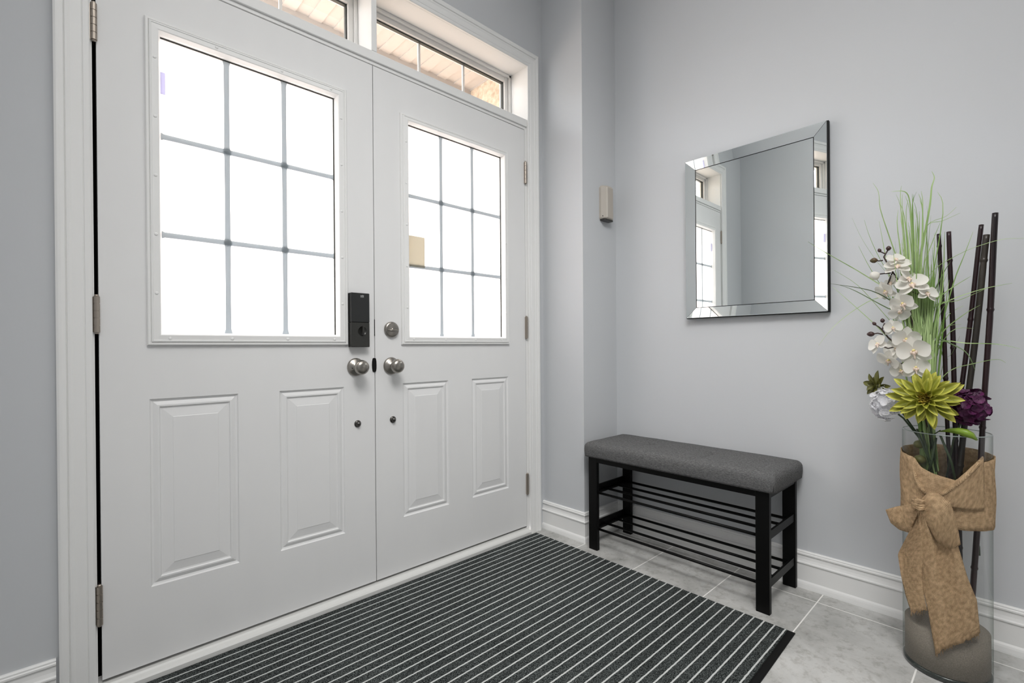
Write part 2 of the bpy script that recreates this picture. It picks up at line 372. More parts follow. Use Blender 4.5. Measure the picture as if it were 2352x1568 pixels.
# casing round the opening
CP = [(0, 0), (0, .010), (.003, .012), (.014, .0125), (.016, .0105), (.018, .0125), (.040, .014), (.046, .0165), (.050, .0165), (.052, .014), (.054, .0185), (.062, .0205), (.068, .0205), (.073, .018), (.073, 0)]
ci = .848; ct = 2.357
mb = sweep2d([(-.838, ZF), (-.838, ct), (.850, ct), (.850, ZF)], CP, lambda a, b, h: Vector((a, -h, b)))
tag(mb.build('trim_1', M['white']), kind='structure')
# jambs, head, mullion, transom rail
JX0, JX1 = -.8345, .8504
mb = MB()
mb.box((-OX, .0005, ZF), (-.8335, WT, OZ)); mb.box((JX1, .0005, ZF), (OX, WT, OZ)); mb.box((-.8345, .0005, ct), (JX1, WT, OZ))
mb.box((-.8345, -.004, 2.048), (JX1, WT, 2.0856), .002); mb.box((-.8345, .003, 2.0345), (JX1, WT, 2.048), .001)
mb.box((-.006, -.004, 2.0856), (.017, WT, ct), .002)
mb.box((.8355, .0005, ZF), (JX1, WT, 2.0345))
tag(mb.build('trim_2', M['white']), kind='structure')
# door stop with black weatherstrip behind the doors
mb = MB(); mb.box((-.834, .047, ZF), (-.80, .075, 2.034)); mb.box((.80, .047, ZF), (.835, .075, 2.034)); mb.box((-.8, .047, 2.01), (.8, .075, 2.034)); mb.box((-.03, .047, 0), (.03, .06, 2.01)); mb.box((-.834, .047, -.012), (.835, .06, .03))
mb.box((-.8344, .012, ZF), (-.8335, .047, 2.034)); 
tag(mb.build('trim_3', M['gap']), kind='structure')
# threshold
TP = [(0, 0), (.0, .030), (.012, .0305), (.016, .026), (.030, .023), (.034, .018), (.0345, 0)]
mb = MB(); rows = []
for x in (-.8345, .8355): rows.append([Vector((x, -o+.002, ZF+h)) for o, h in [(-WT, 0), (-WT, .030)]+TP[1:]])
mb.grid(rows, smooth=False)
tag(mb.build('trim_4', M['sill']), kind='structure')

# transom windows
def transom(name, x0, x1, flip):
    r = empty(name, ((x0+x1)/2, .13, 2.0856), kind='structure')
    f = MB(); fw = .036; z0, z1 = 2.0856, ct; y0, y1 = .125, .168
    for a, b in (((x0, y0, z0), (x0+fw, y1, z1)), ((x1-fw, y0, z0), (x1, y1, z1)), ((x0+fw, y0, z0), (x1-fw, y1, z0+fw)), ((x0+fw, y0, z1-fw), (x1-fw, y1, z1))): f.box(a, b, .002)
    q = .014
    for a, b in (((x0, y0-.012, z0), (x0+q, y0, z1)), ((x1-q, y0-.012, z0), (x1, y0, z1)), ((x0, y0-.012, z1-q), (x1, y0, z1))): f.box(a, b, .002)
    fo = f.build('frame', M['vinyl'])
    g = MB(); a0, a1, b0, b1 = x0+fw, x1-fw, z0+fw, z1-fw; t = .006
    for a, b in (((a0, .137, b0), (a0+t, .152, b1)), ((a1-t, .137, b0), (a1, .152, b1)), ((a0+t, .137, b0), (a1-t, .152, b0+t)), ((a0+t, .137, b1-t), (a1-t, .152, b1))): g.box(a, b)
    go = g.build('gasket', M['sash'])
    pn = MB(); pn.grid([[Vector((a0+t, .146, b0+t)), Vector((a1-t, .146, b0+t))], [Vector((a0+t, .146, b1-t)), Vector((a1-t, .146, b1-t))]], smooth=False)
    po = pn.build('glass_pane', M['pane'])
    kids = [fo, go, po]
    for k in (1, 2):
        xc = a0+(a1-a0)*k/3; kids.append(box('muntin', (xc-.0055, .148, b0+t), (xc+.0055, .156, b1-t), M['vinyl']))
    adopt(r, kids)
transom('window_1', -.8345, -.006, 0); transom('window_2', .017, JX1, 1)

# ------------------------------------------------------------------ doors
def ring(mb, x0, x1, z0, z1, prof):
    """concentric moulding: prof = (inset, y); closes in the middle"""
    loops = []
    for i, y in prof: loops.append([Vector((x0+i, y, z0+i)), Vector((x1-i, y, z0+i)), Vector((x1-i, y, z1-i)), Vector((x0+i, y, z1-i))])
    return loops
def add_loops(mb, loops, close=True):
    vs = [p for l in loops for p in l]; fs = []
    for i in range(len(loops)-1):
        for j in range(4): fs.append((i*4+j, i*4+(j+1) % 4, (i+1)*4+(j+1) % 4, (i+1)*4+j))
    if close: fs.append(tuple((len(loops)-1)*4+j for j in range(4)))
    mb.add(vs, fs)
PANEL = [(0, 0), (.003, .0045), (.008, .0062), (.013, .0035), (.019, .0012), (.0235, .0012), (.026, .0048), (.030, .0056), (.056, .0018), (.0575, .0008)]
def door(name, x0, x1, lite, glass, panels, knobx, hz, hx, hside, cross):
    r = empty(name, ((x0+x1)/2, .022, 0), kind='structure'); kids = []
    T = .044; mb = MB(); z0, z1 = .003, 2.0285
    holes = [(glass[0]-.008, glass[1]+.008, glass[2]-.008, glass[3]+.008)]+panels
    xs = sorted({x0, x1}|{h[0] for h in holes}|{h[1] for h in holes}); zs = sorted({z0, z1}|{h[2] for h in holes}|{h[3] for h in holes})
    def ishole(xa, xb, za, zb, hs): return any(xa >= h[0]-1e-6 and xb <= h[1]+1e-6 and za >= h[2]-1e-6 and zb <= h[3]+1e-6 for h in hs)
    for y, hs in ((0, holes), (T, holes[:1])):
        for i in range(len(xs)-1):
            for j in range(len(zs)-1):
                if not ishole(xs[i], xs[i+1], zs[j], zs[j+1], hs): mb.add([(xs[i], y, zs[j]), (xs[i+1], y, zs[j]), (xs[i+1], y, zs[j+1]), (xs[i], y, zs[j+1])], [(0, 1, 2, 3)])
    for a, b, fs in ((x0, x1, 0), ):
        mb.add([(x0, 0, z0), (x1, 0, z0), (x1, 0, z1), (x0, 0, z1), (x0, T, z0), (x1, T, z0), (x1, T, z1), (x0, T, z1)], [(0, 4, 5, 1), (1, 5, 6, 2), (2, 6, 7, 3), (3, 7, 4, 0)])
    h = holes[0]
    mb.add([(h[0], 0, h[2]), (h[1], 0, h[2]), (h[1], 0, h[3]), (h[0], 0, h[3]), (h[0], T, h[2]), (h[1], T, h[2]), (h[1], T, h[3]), (h[0], T, h[3])], [(0, 1, 5, 4), (1, 2, 6, 5), (2, 3, 7, 6), (3, 0, 4, 7)])
    for p in panels: add_loops(mb, ring(mb, p[0], p[1], p[2], p[3], PANEL))
    kids.append(mb.build('slab', M['door']))
    # moulded frame round the glass
    m2 = MB(); a0, a1, b0, b1 = lite
    i1 = (glass[0]-a0); 
    lp = []
    for f, y in ((0, 0), (.0, -.007), (.07, -.0105), (.20, -.0105), (.24, -.0085), (.28, -.0125), (.38, -.0135), (.42, -.012), (.78, -.013), (.85, -.012), (1.0, .004), (1.0, .0185)):
        lp.append([Vector((a0+(glass[0]-a0)*f, y, b0+(glass[2]-b0)*f)), Vector((a1+(glass[1]-a1)*f, y, b0+(glass[2]-b0)*f)), Vector((a1+(glass[1]-a1)*f, y, b1+(glass[3]-b1)*f)), Vector((a0+(glass[0]-a0)*f, y, b1+(glass[3]-b1)*f))])
    add_loops(m2, lp, close=False)
    w = (glass[0]-a0)*.6
    spots = [(a0+w, b0+(b1-b0)*t) for t in (.16, .34, .52, .70, .88)]+[(a1-w, b0+(b1-b0)*t) for t in (.16, .34, .52, .70, .88)]
    spots += [(a0+(a1-a0)*t, b0+w*.9) for t in (.09, .36, .64, .91)]+[(a0+(a1-a0)*t, b1-w*.9) for t in (.3, .62, .9)]
    for x, z in spots:
        Mx = Matrix.Translation((x, -.012, z)) @ Matrix.Rotation(PI/2, 4, 'X'); m2.lathe([(.0045, 0), (.0045, .0012), (.003, .0018)], Mx, 12)
    kids.append(m2.build('lite_frame', M['white']))
    g = MB(); g.box((glass[0]-.004, .0185, glass[2]-.004), (glass[1]+.004, .0215, glass[3]+.004))
    g.v = g.v[:]; 
    gp = MB(); y = .019; gp.grid([[Vector((glass[0]-.006, y, glass[2]-.006)), Vector((glass[1]+.006, y, glass[2]-.006))], [Vector((glass[0]-.006, y, glass[3]+.006)), Vector((glass[1]+.006, y, glass[3]+.006))]], smooth=False)
    kids.append(gp.build('glass_pane', M['frost']))
    gw, gh = glass[1]-glass[0], glass[3]-glass[2]
    gr = MB(); hw = .0082; y0, y1 = .0165, .0188
    X = [glass[0]+gw*k/3 for k in range(4)]; Z = [glass[2]+gh*k/3 for k in range(4)]
    def bar(p, q, vertical):
        # a thin lens shaped bar which flares a little where it meets the frame or a crossing
        ts = [0, .02, .05, .5, .95, .98, 1]; ws = [1.45, 1.3, 1.0, .92, 1.0, 1.3, 1.45]; rows = []
        for t, wv in zip(ts, ws):
            c = Vector(p).lerp(Vector(q), t); d = Vector((1, 0, 0)) if vertical else Vector((0, 0, 1)); hh = hw*wv
            rows.append([c+d*(-hh)+Vector((0, y1, 0)), c+d*(-hh*.6)+Vector((0, y0, 0)), c+d*(hh*.6)+Vector((0, y0, 0)), c+d*hh+Vector((0, y1, 0))])
        gr.grid(rows, smooth=True)
    for k in (1, 2):
        for j in range(3): bar((X[k], 0, Z[j]), (X[k], 0, Z[j+1]), True); bar((X[j], -.0002, Z[k]), (X[j+1], -.0002, Z[k]), False)
    kids.append(gr.build('grille', M['grille']))
    sp = MB(); s_ = .0035
    for q in ((glass[0], glass[1], glass[2], glass[2]+.001),): pass
    sp.box((glass[1]-s_, .0145, glass[2]), (glass[1]+.002, .0187, glass[3])); sp.box((glass[0], .0145, glass[3]-s_), (glass[1], .0187, glass[3]+.002))
    kids.append(sp.build('gasket', M['sash']))
    # hinges
    for za, zb in hz:
        hm = MB(); n = 5; L_ = (zb-za)
        for k in range(n):
            p0 = za+L_*k/n+.0008; p1 = za+L_*(k+1)/n-.0008; e = .0015
            hm.lathe([(.0060, p0-.0008), (.0060, p0), (.0072, p0), (.0072, p0+e*.4), (.0072, p1-e*.4), (.0072, p1), (.0060, p1), (.0060, p1+.0008)], Matrix.Translation((hx, -.0055, 0)), 28, smooth=False)
        hm.lathe([(.003, za-.004), (.005, za-.002), (.005, za)], Matrix.Translation((hx, -.0055, 0)), 12)
        hm.lathe([(.005, zb), (.0056, zb+.002), (.003, zb+.005)], Matrix.Translation((hx, -.0055, 0)), 12)
        hm.box((hx-.0012, -.0055, za), (hx+.0012, .03, zb)); hm.box((hx+hside*.0005, -.0012, za+.002), (hx+hside*.0125, .0003, zb-.002))
        hm.box((hx-hside*.0005, -.0016, za+.002), (hx-hside*.006, .0003, zb-.002))
        kids.append(hm.build('hinge', M['hinge']))
    # knob
    K = Matrix.Translation((knobx, 0, .8475)) @ Matrix.Rotation(PI/2, 4, 'X')
    ro = MB(); ro.lathe([(.0345, 0), (.0345, .003), (.0335, .006), (.029, .0095), (.017, .0125), (.0165, .014)], K, 40); ros = ro.build('rosette', M['nickel'])
    kb = MB(); kb.lathe([(.0125, .008), (.0115, .02), (.0115, .028), (.0145, .032), (.0225, .0375), (.0268, .045), (.0278, .052), (.0262, .0595), (.0215, .0655), (.012, .0695), (.0, .0705)], K, 40); ko = kb.build('door_knob', M['nickel'])
    ros.parent = ko; kids.append(ko)
    st = MB(); S = Matrix.Translation((knobx+.006, 0, .6298)) @ Matrix.Rotation(PI/2, 4, 'X')
    st.lathe([(.0135, 0), (.0135, .002), (.012, .004), (.0095, .005), (.0085, .010), (.006, .0135), (0, .015)], S, 24); kids.append(st.build('screw_cap', M['darkmetal']))
    adopt(r, kids); ros.matrix_parent_inverse = Matrix.Identity(4); ros.parent = ko
    return r, kids

LH = [(1.77, 1.871), (.967, 1.067), (.16, .268)]
GB, GT = .9695, 1.853
dl, kl = door('door_1', -.8245, -.003, (-.7185, -.112, .9315, 1.8905), (-.680, -.151, GB, GT),
   [(-.714, -.482, .2236, .7741), (-.3555, -.1265, .2236, .7741)], -.0805, LH, -.829, -1, 1)
dr, kr = door('door_2', .0005, .8325, (.1155, .7135, .9335, 1.882), (.155, .682, GB, GT),
   [(.1222, .3497, .2236, .7741), (.4827, .7102, .2236, .7741)], .0695, [(1.755, 1.864), (.964, 1.074), (.167, .270)], .8345, 1, 1)
def child(o, parent): o.parent = parent; o.matrix_parent_inverse = Matrix.Translation(-Vector(parent.location)); return o
# key turn button on the left rosette
# smart lock on the left door
lk = MB(); lk.box((-.1095, -.030, 1.0172), (-.0365, 0, 1.1285), .0015); lock = child(lk.build('smart_lock', M['lockblack'], bevel=.001), dl)
lw = MB(); lw.box((-.1095, -.0296, .9235), (-.0365, 0, 1.0170), .0015); o = lw.build('lower_cover', M['lockgrey'], bevel=.001); o.parent = lock; o['label'] = 'dark grey metallic lower half'
R = Matrix.Rotation(PI/2, 4, 'X')
tt = MB(); tt.lathe([(.0185, 0), (.0185, .0012), (.017, .0018), (.0165, .0008)], Matrix.Translation((-.0665, -.029, .985)) @ R, 32)
tt.box((-.0705, -.042, .966), (-.0625, -.029, 1.004), .0025); o = tt.build('thumb_turn', M['lockgrey']); o.parent = lock
def text(body, size, x, z, y, parent, m):
    c = bpy.data.curves.new('lettering', 'FONT'); c.body = body; c.size = size; c.align_x = 'CENTER'; c.extrude = .0002
    t = bpy.data.objects.new('tmp', c); me = bpy.data.meshes.new_from_object(t); bpy.data.objects.remove(t)
    o = bpy.data.objects.new('lettering', me); COL.objects.link(o); me.materials.clear(); me.materials.append(m)
    o.location = (x, y, z); o.rotation_euler = (PI/2, 0, 0); o.parent = parent; return o
text('eufy', .0085, -.0665, 1.1155, -.0305, lock, M['letter']); text('SECURITY', .0032, -.0665, 1.1115, -.0305, lock, M['letter'])
kd = MB(); kd.lathe([(.004, 0), (.004, .004), (.0025, .006), (0, .0062)], Matrix.Translation((-.0985, -.007, .845)) @ R, 16)
child(kd.build('lock_button', M['darkmetal']), dl)
# deadbolt on the right door
db = MB(); DM = Matrix.Translation((.0705, 0, .9935)) @ R
db.lathe([(.0315, 0), (.0315, .006), (.0295, .0105), (.024, .0125), (.0, .0135)], DM, 40); dbo = child(db.build('deadbolt', M['nickel']), dr)
tb = MB(); tb.ell((.0705, -.020, .990), .0205, .009, .0052, n=18, m=10); tb.lathe([(.008, .012), (.006, .018)], DM, 16); o = tb.build('thumb_turn', M['nickel']); o.parent = dbo
# strike lip and bolt plate on the edge of the right door
sk = MB(); pts = []
for i in range(16):
    a = 2*PI*i/16; pts.append((max(-.014, min(.0045, math.cos(a)*.0095-.0045)), .853+math.copysign(min(1, abs(math.sin(a))*1.25), math.sin(a))*.0275))
vs = [(x, -.003, z) for x, z in pts]+[(x, .0, z) for x, z in pts]; n = 16
sk.add(vs, [tuple(range(n))]+[(i, (i+1) % n, n+(i+1) % n, n+i) for i in range(n)]); child(sk.build('strike_plate', M['black']), dr)
child(box('bolt_plate', (-.0032, -.0006, .968), (.0003, .01, 1.032), M['black']), dr)
# card and sticker on the glass
c = child(box('glass_card', (.156, .0150, 1.262), (.242, .0180, 1.392), M['sticker'], None, 0), dr); c['label'] = 'cream card stuck on the frosted glass'
c = child(box('glass_sticker', (-.679, .0150, 1.685), (-.667, .0180, 1.75), M['sticker2']), dl); c['label'] = 'pale lilac sticker'

# ------------------------------------------------------------------ wall sensor
sx0, sx1, sz0, sz1 = 1.098, 1.180, 1.567, 1.738; y = YN
s_ = empty('wall_sensor', ((sx0+sx1)/2, y, sz0), label='small upright beige plastic sensor box mounted on the narrow wall above the bench', cat='sensor')
a = MB(); rows = []
for z, dx, dy in ((sz0, .004, .006), (sz0+.006, 0, 0), (sz1-.012, 0, 0), (sz1, .010, .008)):
    rows.append([Vector((sx0+dx, y, z)), Vector((sx0+dx, y-.012+dy*.3, z)), Vector((sx0+.022+dx, y-.034+dy, z)), Vector((sx1-.010, y-.034+dy, z)), Vector((sx1-dx, y-.024+dy, z)), Vector((sx1-dx, y, z))])
a.grid(rows, smooth=False); nn = 6; o0 = 0
a.f.append((0, 1, 2, 3, 4, 5)); a.sm.append(False); a.f.append((18, 19, 20, 21, 22, 23)); a.sm.append(False)
k1 = a.build('housing', M['beige'], bevel=.0015)
k2 = box('ridge', (sx0+.019, y-.0362, sz0+.008), (sx0+.025, y-.030, sz1-.012), M['beige_l'], c=.001)
k3 = box('slot', (sx0+.004, y-.0195, sz0+.012), (sx0+.014, y-.012, sz0+.016), M['black'])
k4 = box('base_cap', (sx0+.004, y-.031, sz0-.008), (sx1-.006, y, sz0+.001), M['darkmetal'], c=.002)
adopt(s_, [k1, k2, k3, k4])

# ------------------------------------------------------------------ mirror (leans and turns very slightly on its hook)
mc = Vector((1.226, -.9605, 1.405)); mw, mh = .562, .716
mr = empty('wall_mirror', mc-Vector((0, 0, mh/2)), label='square frameless wall mirror with wide mirror-strip border hanging above the bench', cat='mirror')
bw = .046
def mpt(u, v, d): return Vector((-d, -u, v))  # u to the right in the photo, v up, d out of the wall
def quad(mbx, a, b, c, d): mbx.add([a, b, c, d], [(0, 1, 2, 3)])
hw_, hh_ = mw/2, mh/2; iw, ih = hw_-bw, hh_-bw
bk = MB(); bk.box((-.0085, -hw_-.003, -hh_-.003), (.0085, hw_+.003, hh_+.003)); mk = [bk.build('backing_board', M['black'])]
gl = MB(); quad(gl, mpt(-iw, -ih, .0105), mpt(iw, -ih, .0105), mpt(iw, ih, .0105), mpt(-iw, ih, .0105)); mk.append(gl.build('mirror_glass', M['mirror']))
cor = [(-1, -1), (1, -1), (1, 1), (-1, 1)]
for i in range(4):
    (a, b), (c, d) = cor[i], cor[(i+1) % 4]; m_ = MB(); g = .001
    def P(s, f, dd): return mpt(s[0]*(iw+bw*f), s[1]*(ih+bw*f), dd)
    vs = [P((a, b), .02, .0112), P((c, d), .02, .0112), P((c, d), .97, .0192), P((a, b), .97, .0192), P((c, d), 1.0, .0175), P((a, b), 1.0, .0175), P((c, d), 1.0, .0085), P((a, b), 1.0, .0085)]
    m_.add(vs, [(0, 1, 2, 3), (3, 2, 4, 5), (5, 4, 6, 7)]); mk.append(m_.build('border_strip', M['mirror']))
ln = MB(); 
for i in range(4):
    (a, b), (c, d) = cor[i], cor[(i+1) % 4]; ln.tube([mpt(a*iw, b*ih, .0108), mpt(c*iw, d*ih, .0108)], .0015, 6)
    ln.tube([mpt(a*iw, b*ih, .0112), mpt(a*hw_, b*hh_, .0192)], .0006, 5)
mk.append(ln.build('seam', M['black']))
for o in mk: o.parent = mr; o.location = (0, 0, mh/2)
mr.rotation_euler = (0, math.radians(-.4), math.radians(.55))
MIRROR = mr

# ------------------------------------------------------------------ bench
BX0, BX1, BY0, BY1 = .920, 1.2195, -1.1305, -.331
be = empty('shoe_bench', ((BX0+BX1)/2, (BY0+BY1)/2, ZF), label='black metal two-tier shoe rack bench with grey tufted cushion below the mirror', cat='bench'); bk_ = []
lw_, ld = .047, .020
for x in (BX0, BX1-ld):
    for yy in (BY0, BY1-lw_): bk_.append(box('leg', (x, yy, ZF), (x+ld, yy+lw_, .398), M['blackmetal'], c=.0012))
fr = MB()
fr.box((BX0+.001, BY0+.002, .376), (BX0+.019, BY1-.002, .402)); fr.box((BX1-.019, BY0+.002, .376), (BX1-.001, BY1-.002, .402))
fr.box((BX0+.019, BY0+.002, .376), (BX1-.019, BY0+.022, .402)); fr.box((BX0+.019, BY1-.022, .376), (BX1-.019, BY1-.002, .402)); bk_.append(fr.build('seat_frame', M['blackmetal']))
for zt in (.226, .0545):
    for y0_, y1_, q in ((BY0+.004, BY0+.012, BY0+.012), (BY1-.012, BY1-.004, BY1-.034)):
        sh = MB(); sh.box((BX0+ld, y0_, zt), (BX1-ld, y1_, zt+.030))
        qq = q if q < -.9 else q+.009
        sh.box((BX0+ld*.6, qq, zt-.006), (BX1-ld*.6, qq+.013, zt+.002)); bk_.append(sh.build('side_rail', M['blackmetal']))
    for k in range(4):
        xx = BX0+.021+k*(BX1-BX0-.042)/3; rd = MB(); rd.tube([(xx, BY0+.012, zt+.005), (xx, BY1-.012, zt+.005)], .0058, 12); bk_.append(rd.build('shelf_rod', M['blackmetal']))
# cushion: a rounded slab with soft crowned top and tufts
cu = MB(); cx0, cx1, cy0, cy1, cz0, cz1 = .9075, 1.2285, -1.151, -.3115, .4005, .4660
tx = [(1.095, -.555), (1.095, -.848)]
import bmesh
bm = bmesh.new(); nx, ny, nz = 64, 168, 8
def shape(p):
    R_ = .0200; q = Vector((min(max(p.x, cx0+R_), cx1-R_), min(max(p.y, cy0+R_), cy1-R_), min(max(p.z, cz0+.008), cz1-R_)))
    d = p-q; l = d.length
    if l > 1e-9:
        k = R_/l if p.z > (cz0+cz1)/2 or d.z > -.001 else R_/l
        if p.z < cz0+.008: d = Vector((d.x, d.y, 0)); l = max(1e-6, d.length); p2 = q+d*(min(1, R_/l)); p = Vector((p2.x, p2.y, p.z))
        else: p = q+d*k
    u = (p.x-cx0)/(cx1-cx0); v = (p.y-cy0)/(cy1-cy0); top = max(0, min(1, (p.z-.446)/.015))
    z = .008*max(0, 1-abs(2*u-1)**2.5)**.7*max(0, 1-abs(2*v-1)**8)
    for a_, b_ in tx:
        d_ = math.hypot(p.x-a_, p.y-b_); z -= .010*math.exp(-(d_/.020)**2)+.0085*math.exp(-(d_/.06)**2)
        z -= .0050*math.exp(-((p.y-b_-(p.x-a_)*.12)/.0065)**2)*math.exp(-((p.x-a_+.05)/.11)**2)
    z += .0010*math.sin(9*u+13*v)*math.sin(5*v*PI)+.0006*math.sin(31*v)*math.cos(17*u)
    p.z += z*top
    side = math.sin(PI*max(0, min(1, (p.z-cz0)/(cz1-cz0))))
    c = Vector(((cx0+cx1)/2, (cy0+cy1)/2, 0)); w = .0035*side*(1+.3*math.sin(v*23)+.3*math.sin(u*11))
    if abs(u-.5) > .45: p.x += math.copysign(w, u-.5)
    if abs(v-.5) > .48: p.y += math.copysign(w, v-.5)
    return p
def face_grid(o, ax, bx, na, nb):
    g = [[bm.verts.new(shape(o+ax*(i/na)+bx*(j/nb))) for i in range(na+1)] for j in range(nb+1)]
    for j in range(nb):
        for i in range(na): f = bm.faces.new((g[j][i], g[j][i+1], g[j+1][i+1], g[j+1][i])); f.smooth = True
O = Vector((cx0, cy0, cz0)); X_, Y_, Z_ = Vector((cx1-cx0, 0, 0)), Vector((0, cy1-cy0, 0)), Vector((0, 0, cz1-cz0))
face_grid(O+Z_, X_, Y_, nx, ny); face_grid(O, X_, Y_, nx, ny); face_grid(O, X_, Z_, nx, nz); face_grid(O+Y_, X_, Z_, nx, nz); face_grid(O, Y_, Z_, ny, nz); face_grid(O+X_, Y_, Z_, ny, nz)
bmesh.ops.remove_doubles(bm, verts=bm.verts, dist=.0001); bmesh.ops.recalc_face_normals(bm, faces=bm.faces)
me = bpy.data.meshes.new('cushion'); bm.to_mesh(me); bm.free(); me.materials.append(M['fabric']); cuo = bpy.data.objects.new('cushion', me); COL.objects.link(cuo)
bk_.append(cuo)
for a_, b_ in tx:
    t_ = MB(); t_.ell((a_, b_, .4530), .0065, .0065, .0040, n=10, m=6); o = t_.build('tuft_button', M['thread']); o.parent = cuo
for ln_ in (((1.095, -.848), (1.06, -.851), (1.01, -.856), (.955, -.864)), ((1.095, -.848), (1.115, -.838), (1.125, -.815)), ((1.095, -.555), (1.085, -.575), (1.082, -.60)), ((1.095, -.555), (1.11, -.545), (1.115, -.53))):
    cr = MB(); n_ = len(ln_); P_ = []
    for i in range(n_-1):
        for q in range(6): P_.append(Vector(ln_[i]+(0,)).lerp(Vector(ln_[i+1]+(0,)), q/6))
    P_ = [shape(Vector((p.x, p.y, cz1)))+Vector((0, 0, .0001)) for p in P_]
    cr.tube(P_, [.0014*(1-.8*i/len(P_)) for i in range(len(P_))], 6); o = cr.build('crease', M['thread']); o.parent = cuo
# corner seam of the cover
se = MB(); se.tube([(cx0+.0035, cy0+.0035, .406), (cx0+.0025, cy0+.0025, .425), (cx0+.005, cy0+.005, .443)], .0012, 6); o = se.build('seam', M['thread']); o.parent = cuo
adopt(be, bk_)

# ------------------------------------------------------------------ door mat
dm = empty('door_mat', (-.05, -.63, ZF), label='large charcoal ribbed entrance mat with pale stripes lying before the double doors', cat='mat')
mz = ZF+.0075
def poly(name, pts, z0, z1, m):
    n = len(pts); q = MB(); q.add([(x, yy, z0) for x, yy in pts]+[(x, yy, z1) for x, yy in pts], [tuple(reversed(range(n))), tuple(range(n, 2*n))]+[(i, (i+1) % n, n+(i+1) % n, n+i) for i in range(n)]); return q.build(name, m)
k1 = poly('rubber_backing', [(-.96, -.0345), (.872, -.0345), (.868, -1.2275), (-.96, -1.275)], ZF, ZF+.003, M['black'])
k2 = poly('pile_surface', [(-.953, -.037), (.864, -.037), (.860, -1.2065), (-.953, -1.252)], ZF+.003, mz, M['mat'])
adopt(dm, [k1, k2])

# ------------------------------------------------------------------ vase with sand
va = empty('glass_vase', VASE, label='tall clear glass cylinder vase on the floor with sand inside and burlap tied round it', cat='vase')
T4 = Matrix.Translation(VASE); VH = .699
w = MB(); w.lathe([(VR, .014), (VR, VH-.001)], T4, 72)
w.f = [f for f in w.f if len(f) == 4]; w.sm = w.sm[:len(w.f)]
kv = [w.build('wall', M['vase'])]
b = MB(); b.lathe([(VR-.006, .0), (VR-.001, .003), (VR, .012), (VR-.003, .016)], T4, 72); kv.append(b.build('base', M['vasebase']))
rm = MB(); ring_pts = [VASE+Vector((math.cos(a)*(VR-.0015), math.sin(a)*(VR-.0015), VH)) for a in [2*PI*i/72 for i in range(73)]]; rm.tube(ring_pts, .0014, 6, caps=False); 
M['rim'] = mat('glass_rim', (.45, .52, .5), .1, spec=.8, Transmission_Weight=.4); kv.append(rm.build('rim', M['rim']))
adopt(va, kv)
sd = MB(); sd.lathe([(VR-.0045, .0165), (VR-.0045, .1275), (VR-.006, .1285), (.06, .131), (.03, .128), (.0, .13)], T4, 64)
so = tag(sd.build('sand', M['sand']), 'grey brown sand filling the bottom of the glass vase', 'sand', kind='stuff')

# ------------------------------------------------------------------ bamboo canes
def cane(top, bot, off, r, nodes, m, label):
    a = vp(*bot, off*.6); b_ = vp(*top, off); d = a-b_
    if True:   # carry on straight into the sand
        k = (ZF+.05-b_.z)/(a.z-b_.z); e = b_+d*k
        h = Vector((e.x-VASE.x, e.y-VASE.y))
        if h.length > VR-.014: h = h.normalized()*(VR-.014); e = Vector((VASE.x+h.x, VASE.y+h.y, e.z))
        e = Vector((e.x, e.y, ZF+.05))
    else: e = a
    pts = [b_, a, e]
    # resample and ring the nodes
    seg = []; tot = sum((pts[i+1]-pts[i]).length for i in range(len(pts)-1)); n = 90
    def at(s):
        for i in range(len(pts)-1):
            l = (pts[i+1]-pts[i]).length
            if s <= l+1e-9: return pts[i].lerp(pts[i+1], s/l)
            s -= l
        return pts[-1]
    P_, R_ = [], []
    ss = sorted(set([tot*i/n for i in range(n+1)]+[max(0, min(tot, tot*q+dq)) for q in nodes for dq in (-.006, -.003, 0, .003, .006)]))
    for s in ss:
        k = 1+.10*math.sin(s*9+r*900)*.4
        for q in nodes:
            dd = s-tot*q; k += .22*math.exp(-(dd/.0035)**2)-.06*math.exp(-((dd-.008)/.004)**2)
        w_ = Vector((math.sin(s*14+r*500), math.cos(s*11), 0))*.0009
        P_.append(at(s)+w_); R_.append(r*k*1.08)
    mb = MB(); mb.tube(P_, R_, 12); return tag(mb.build('bamboo_cane', m), label, 'bamboo cane', group='dark bamboo canes standing in the vase')
cane((2157, 537), (2172, 867), -.02, .0049, (.03, .35, .62), M['bamboo'], 'leftmost and thinnest dark bamboo cane rising from the vase behind the grass')
cane((2180, 532), (2191, 867), -.035, .0056, (.07, .28, .5, .75), M['bamboo'], 'dark bamboo cane with a slanted top node, second from left in the vase')
cane((2255, 516), (2212, 867), -.05, .0056, (.22, .6), M['bamboo'], 'leaning dark bamboo cane with a bulging node, third from left in the vase')
cane((2267, 539), (2229, 867), -.035, .0070, (.06, .55), M['bamboo_g'], 'thick greyish brown bamboo cane, second from right in the vase')
cane((2287, 489), (2236, 1345), -.03, .0066, (.215, .48, .8), M['bamboo'], 'tallest dark bamboo cane, rightmost in the vase')

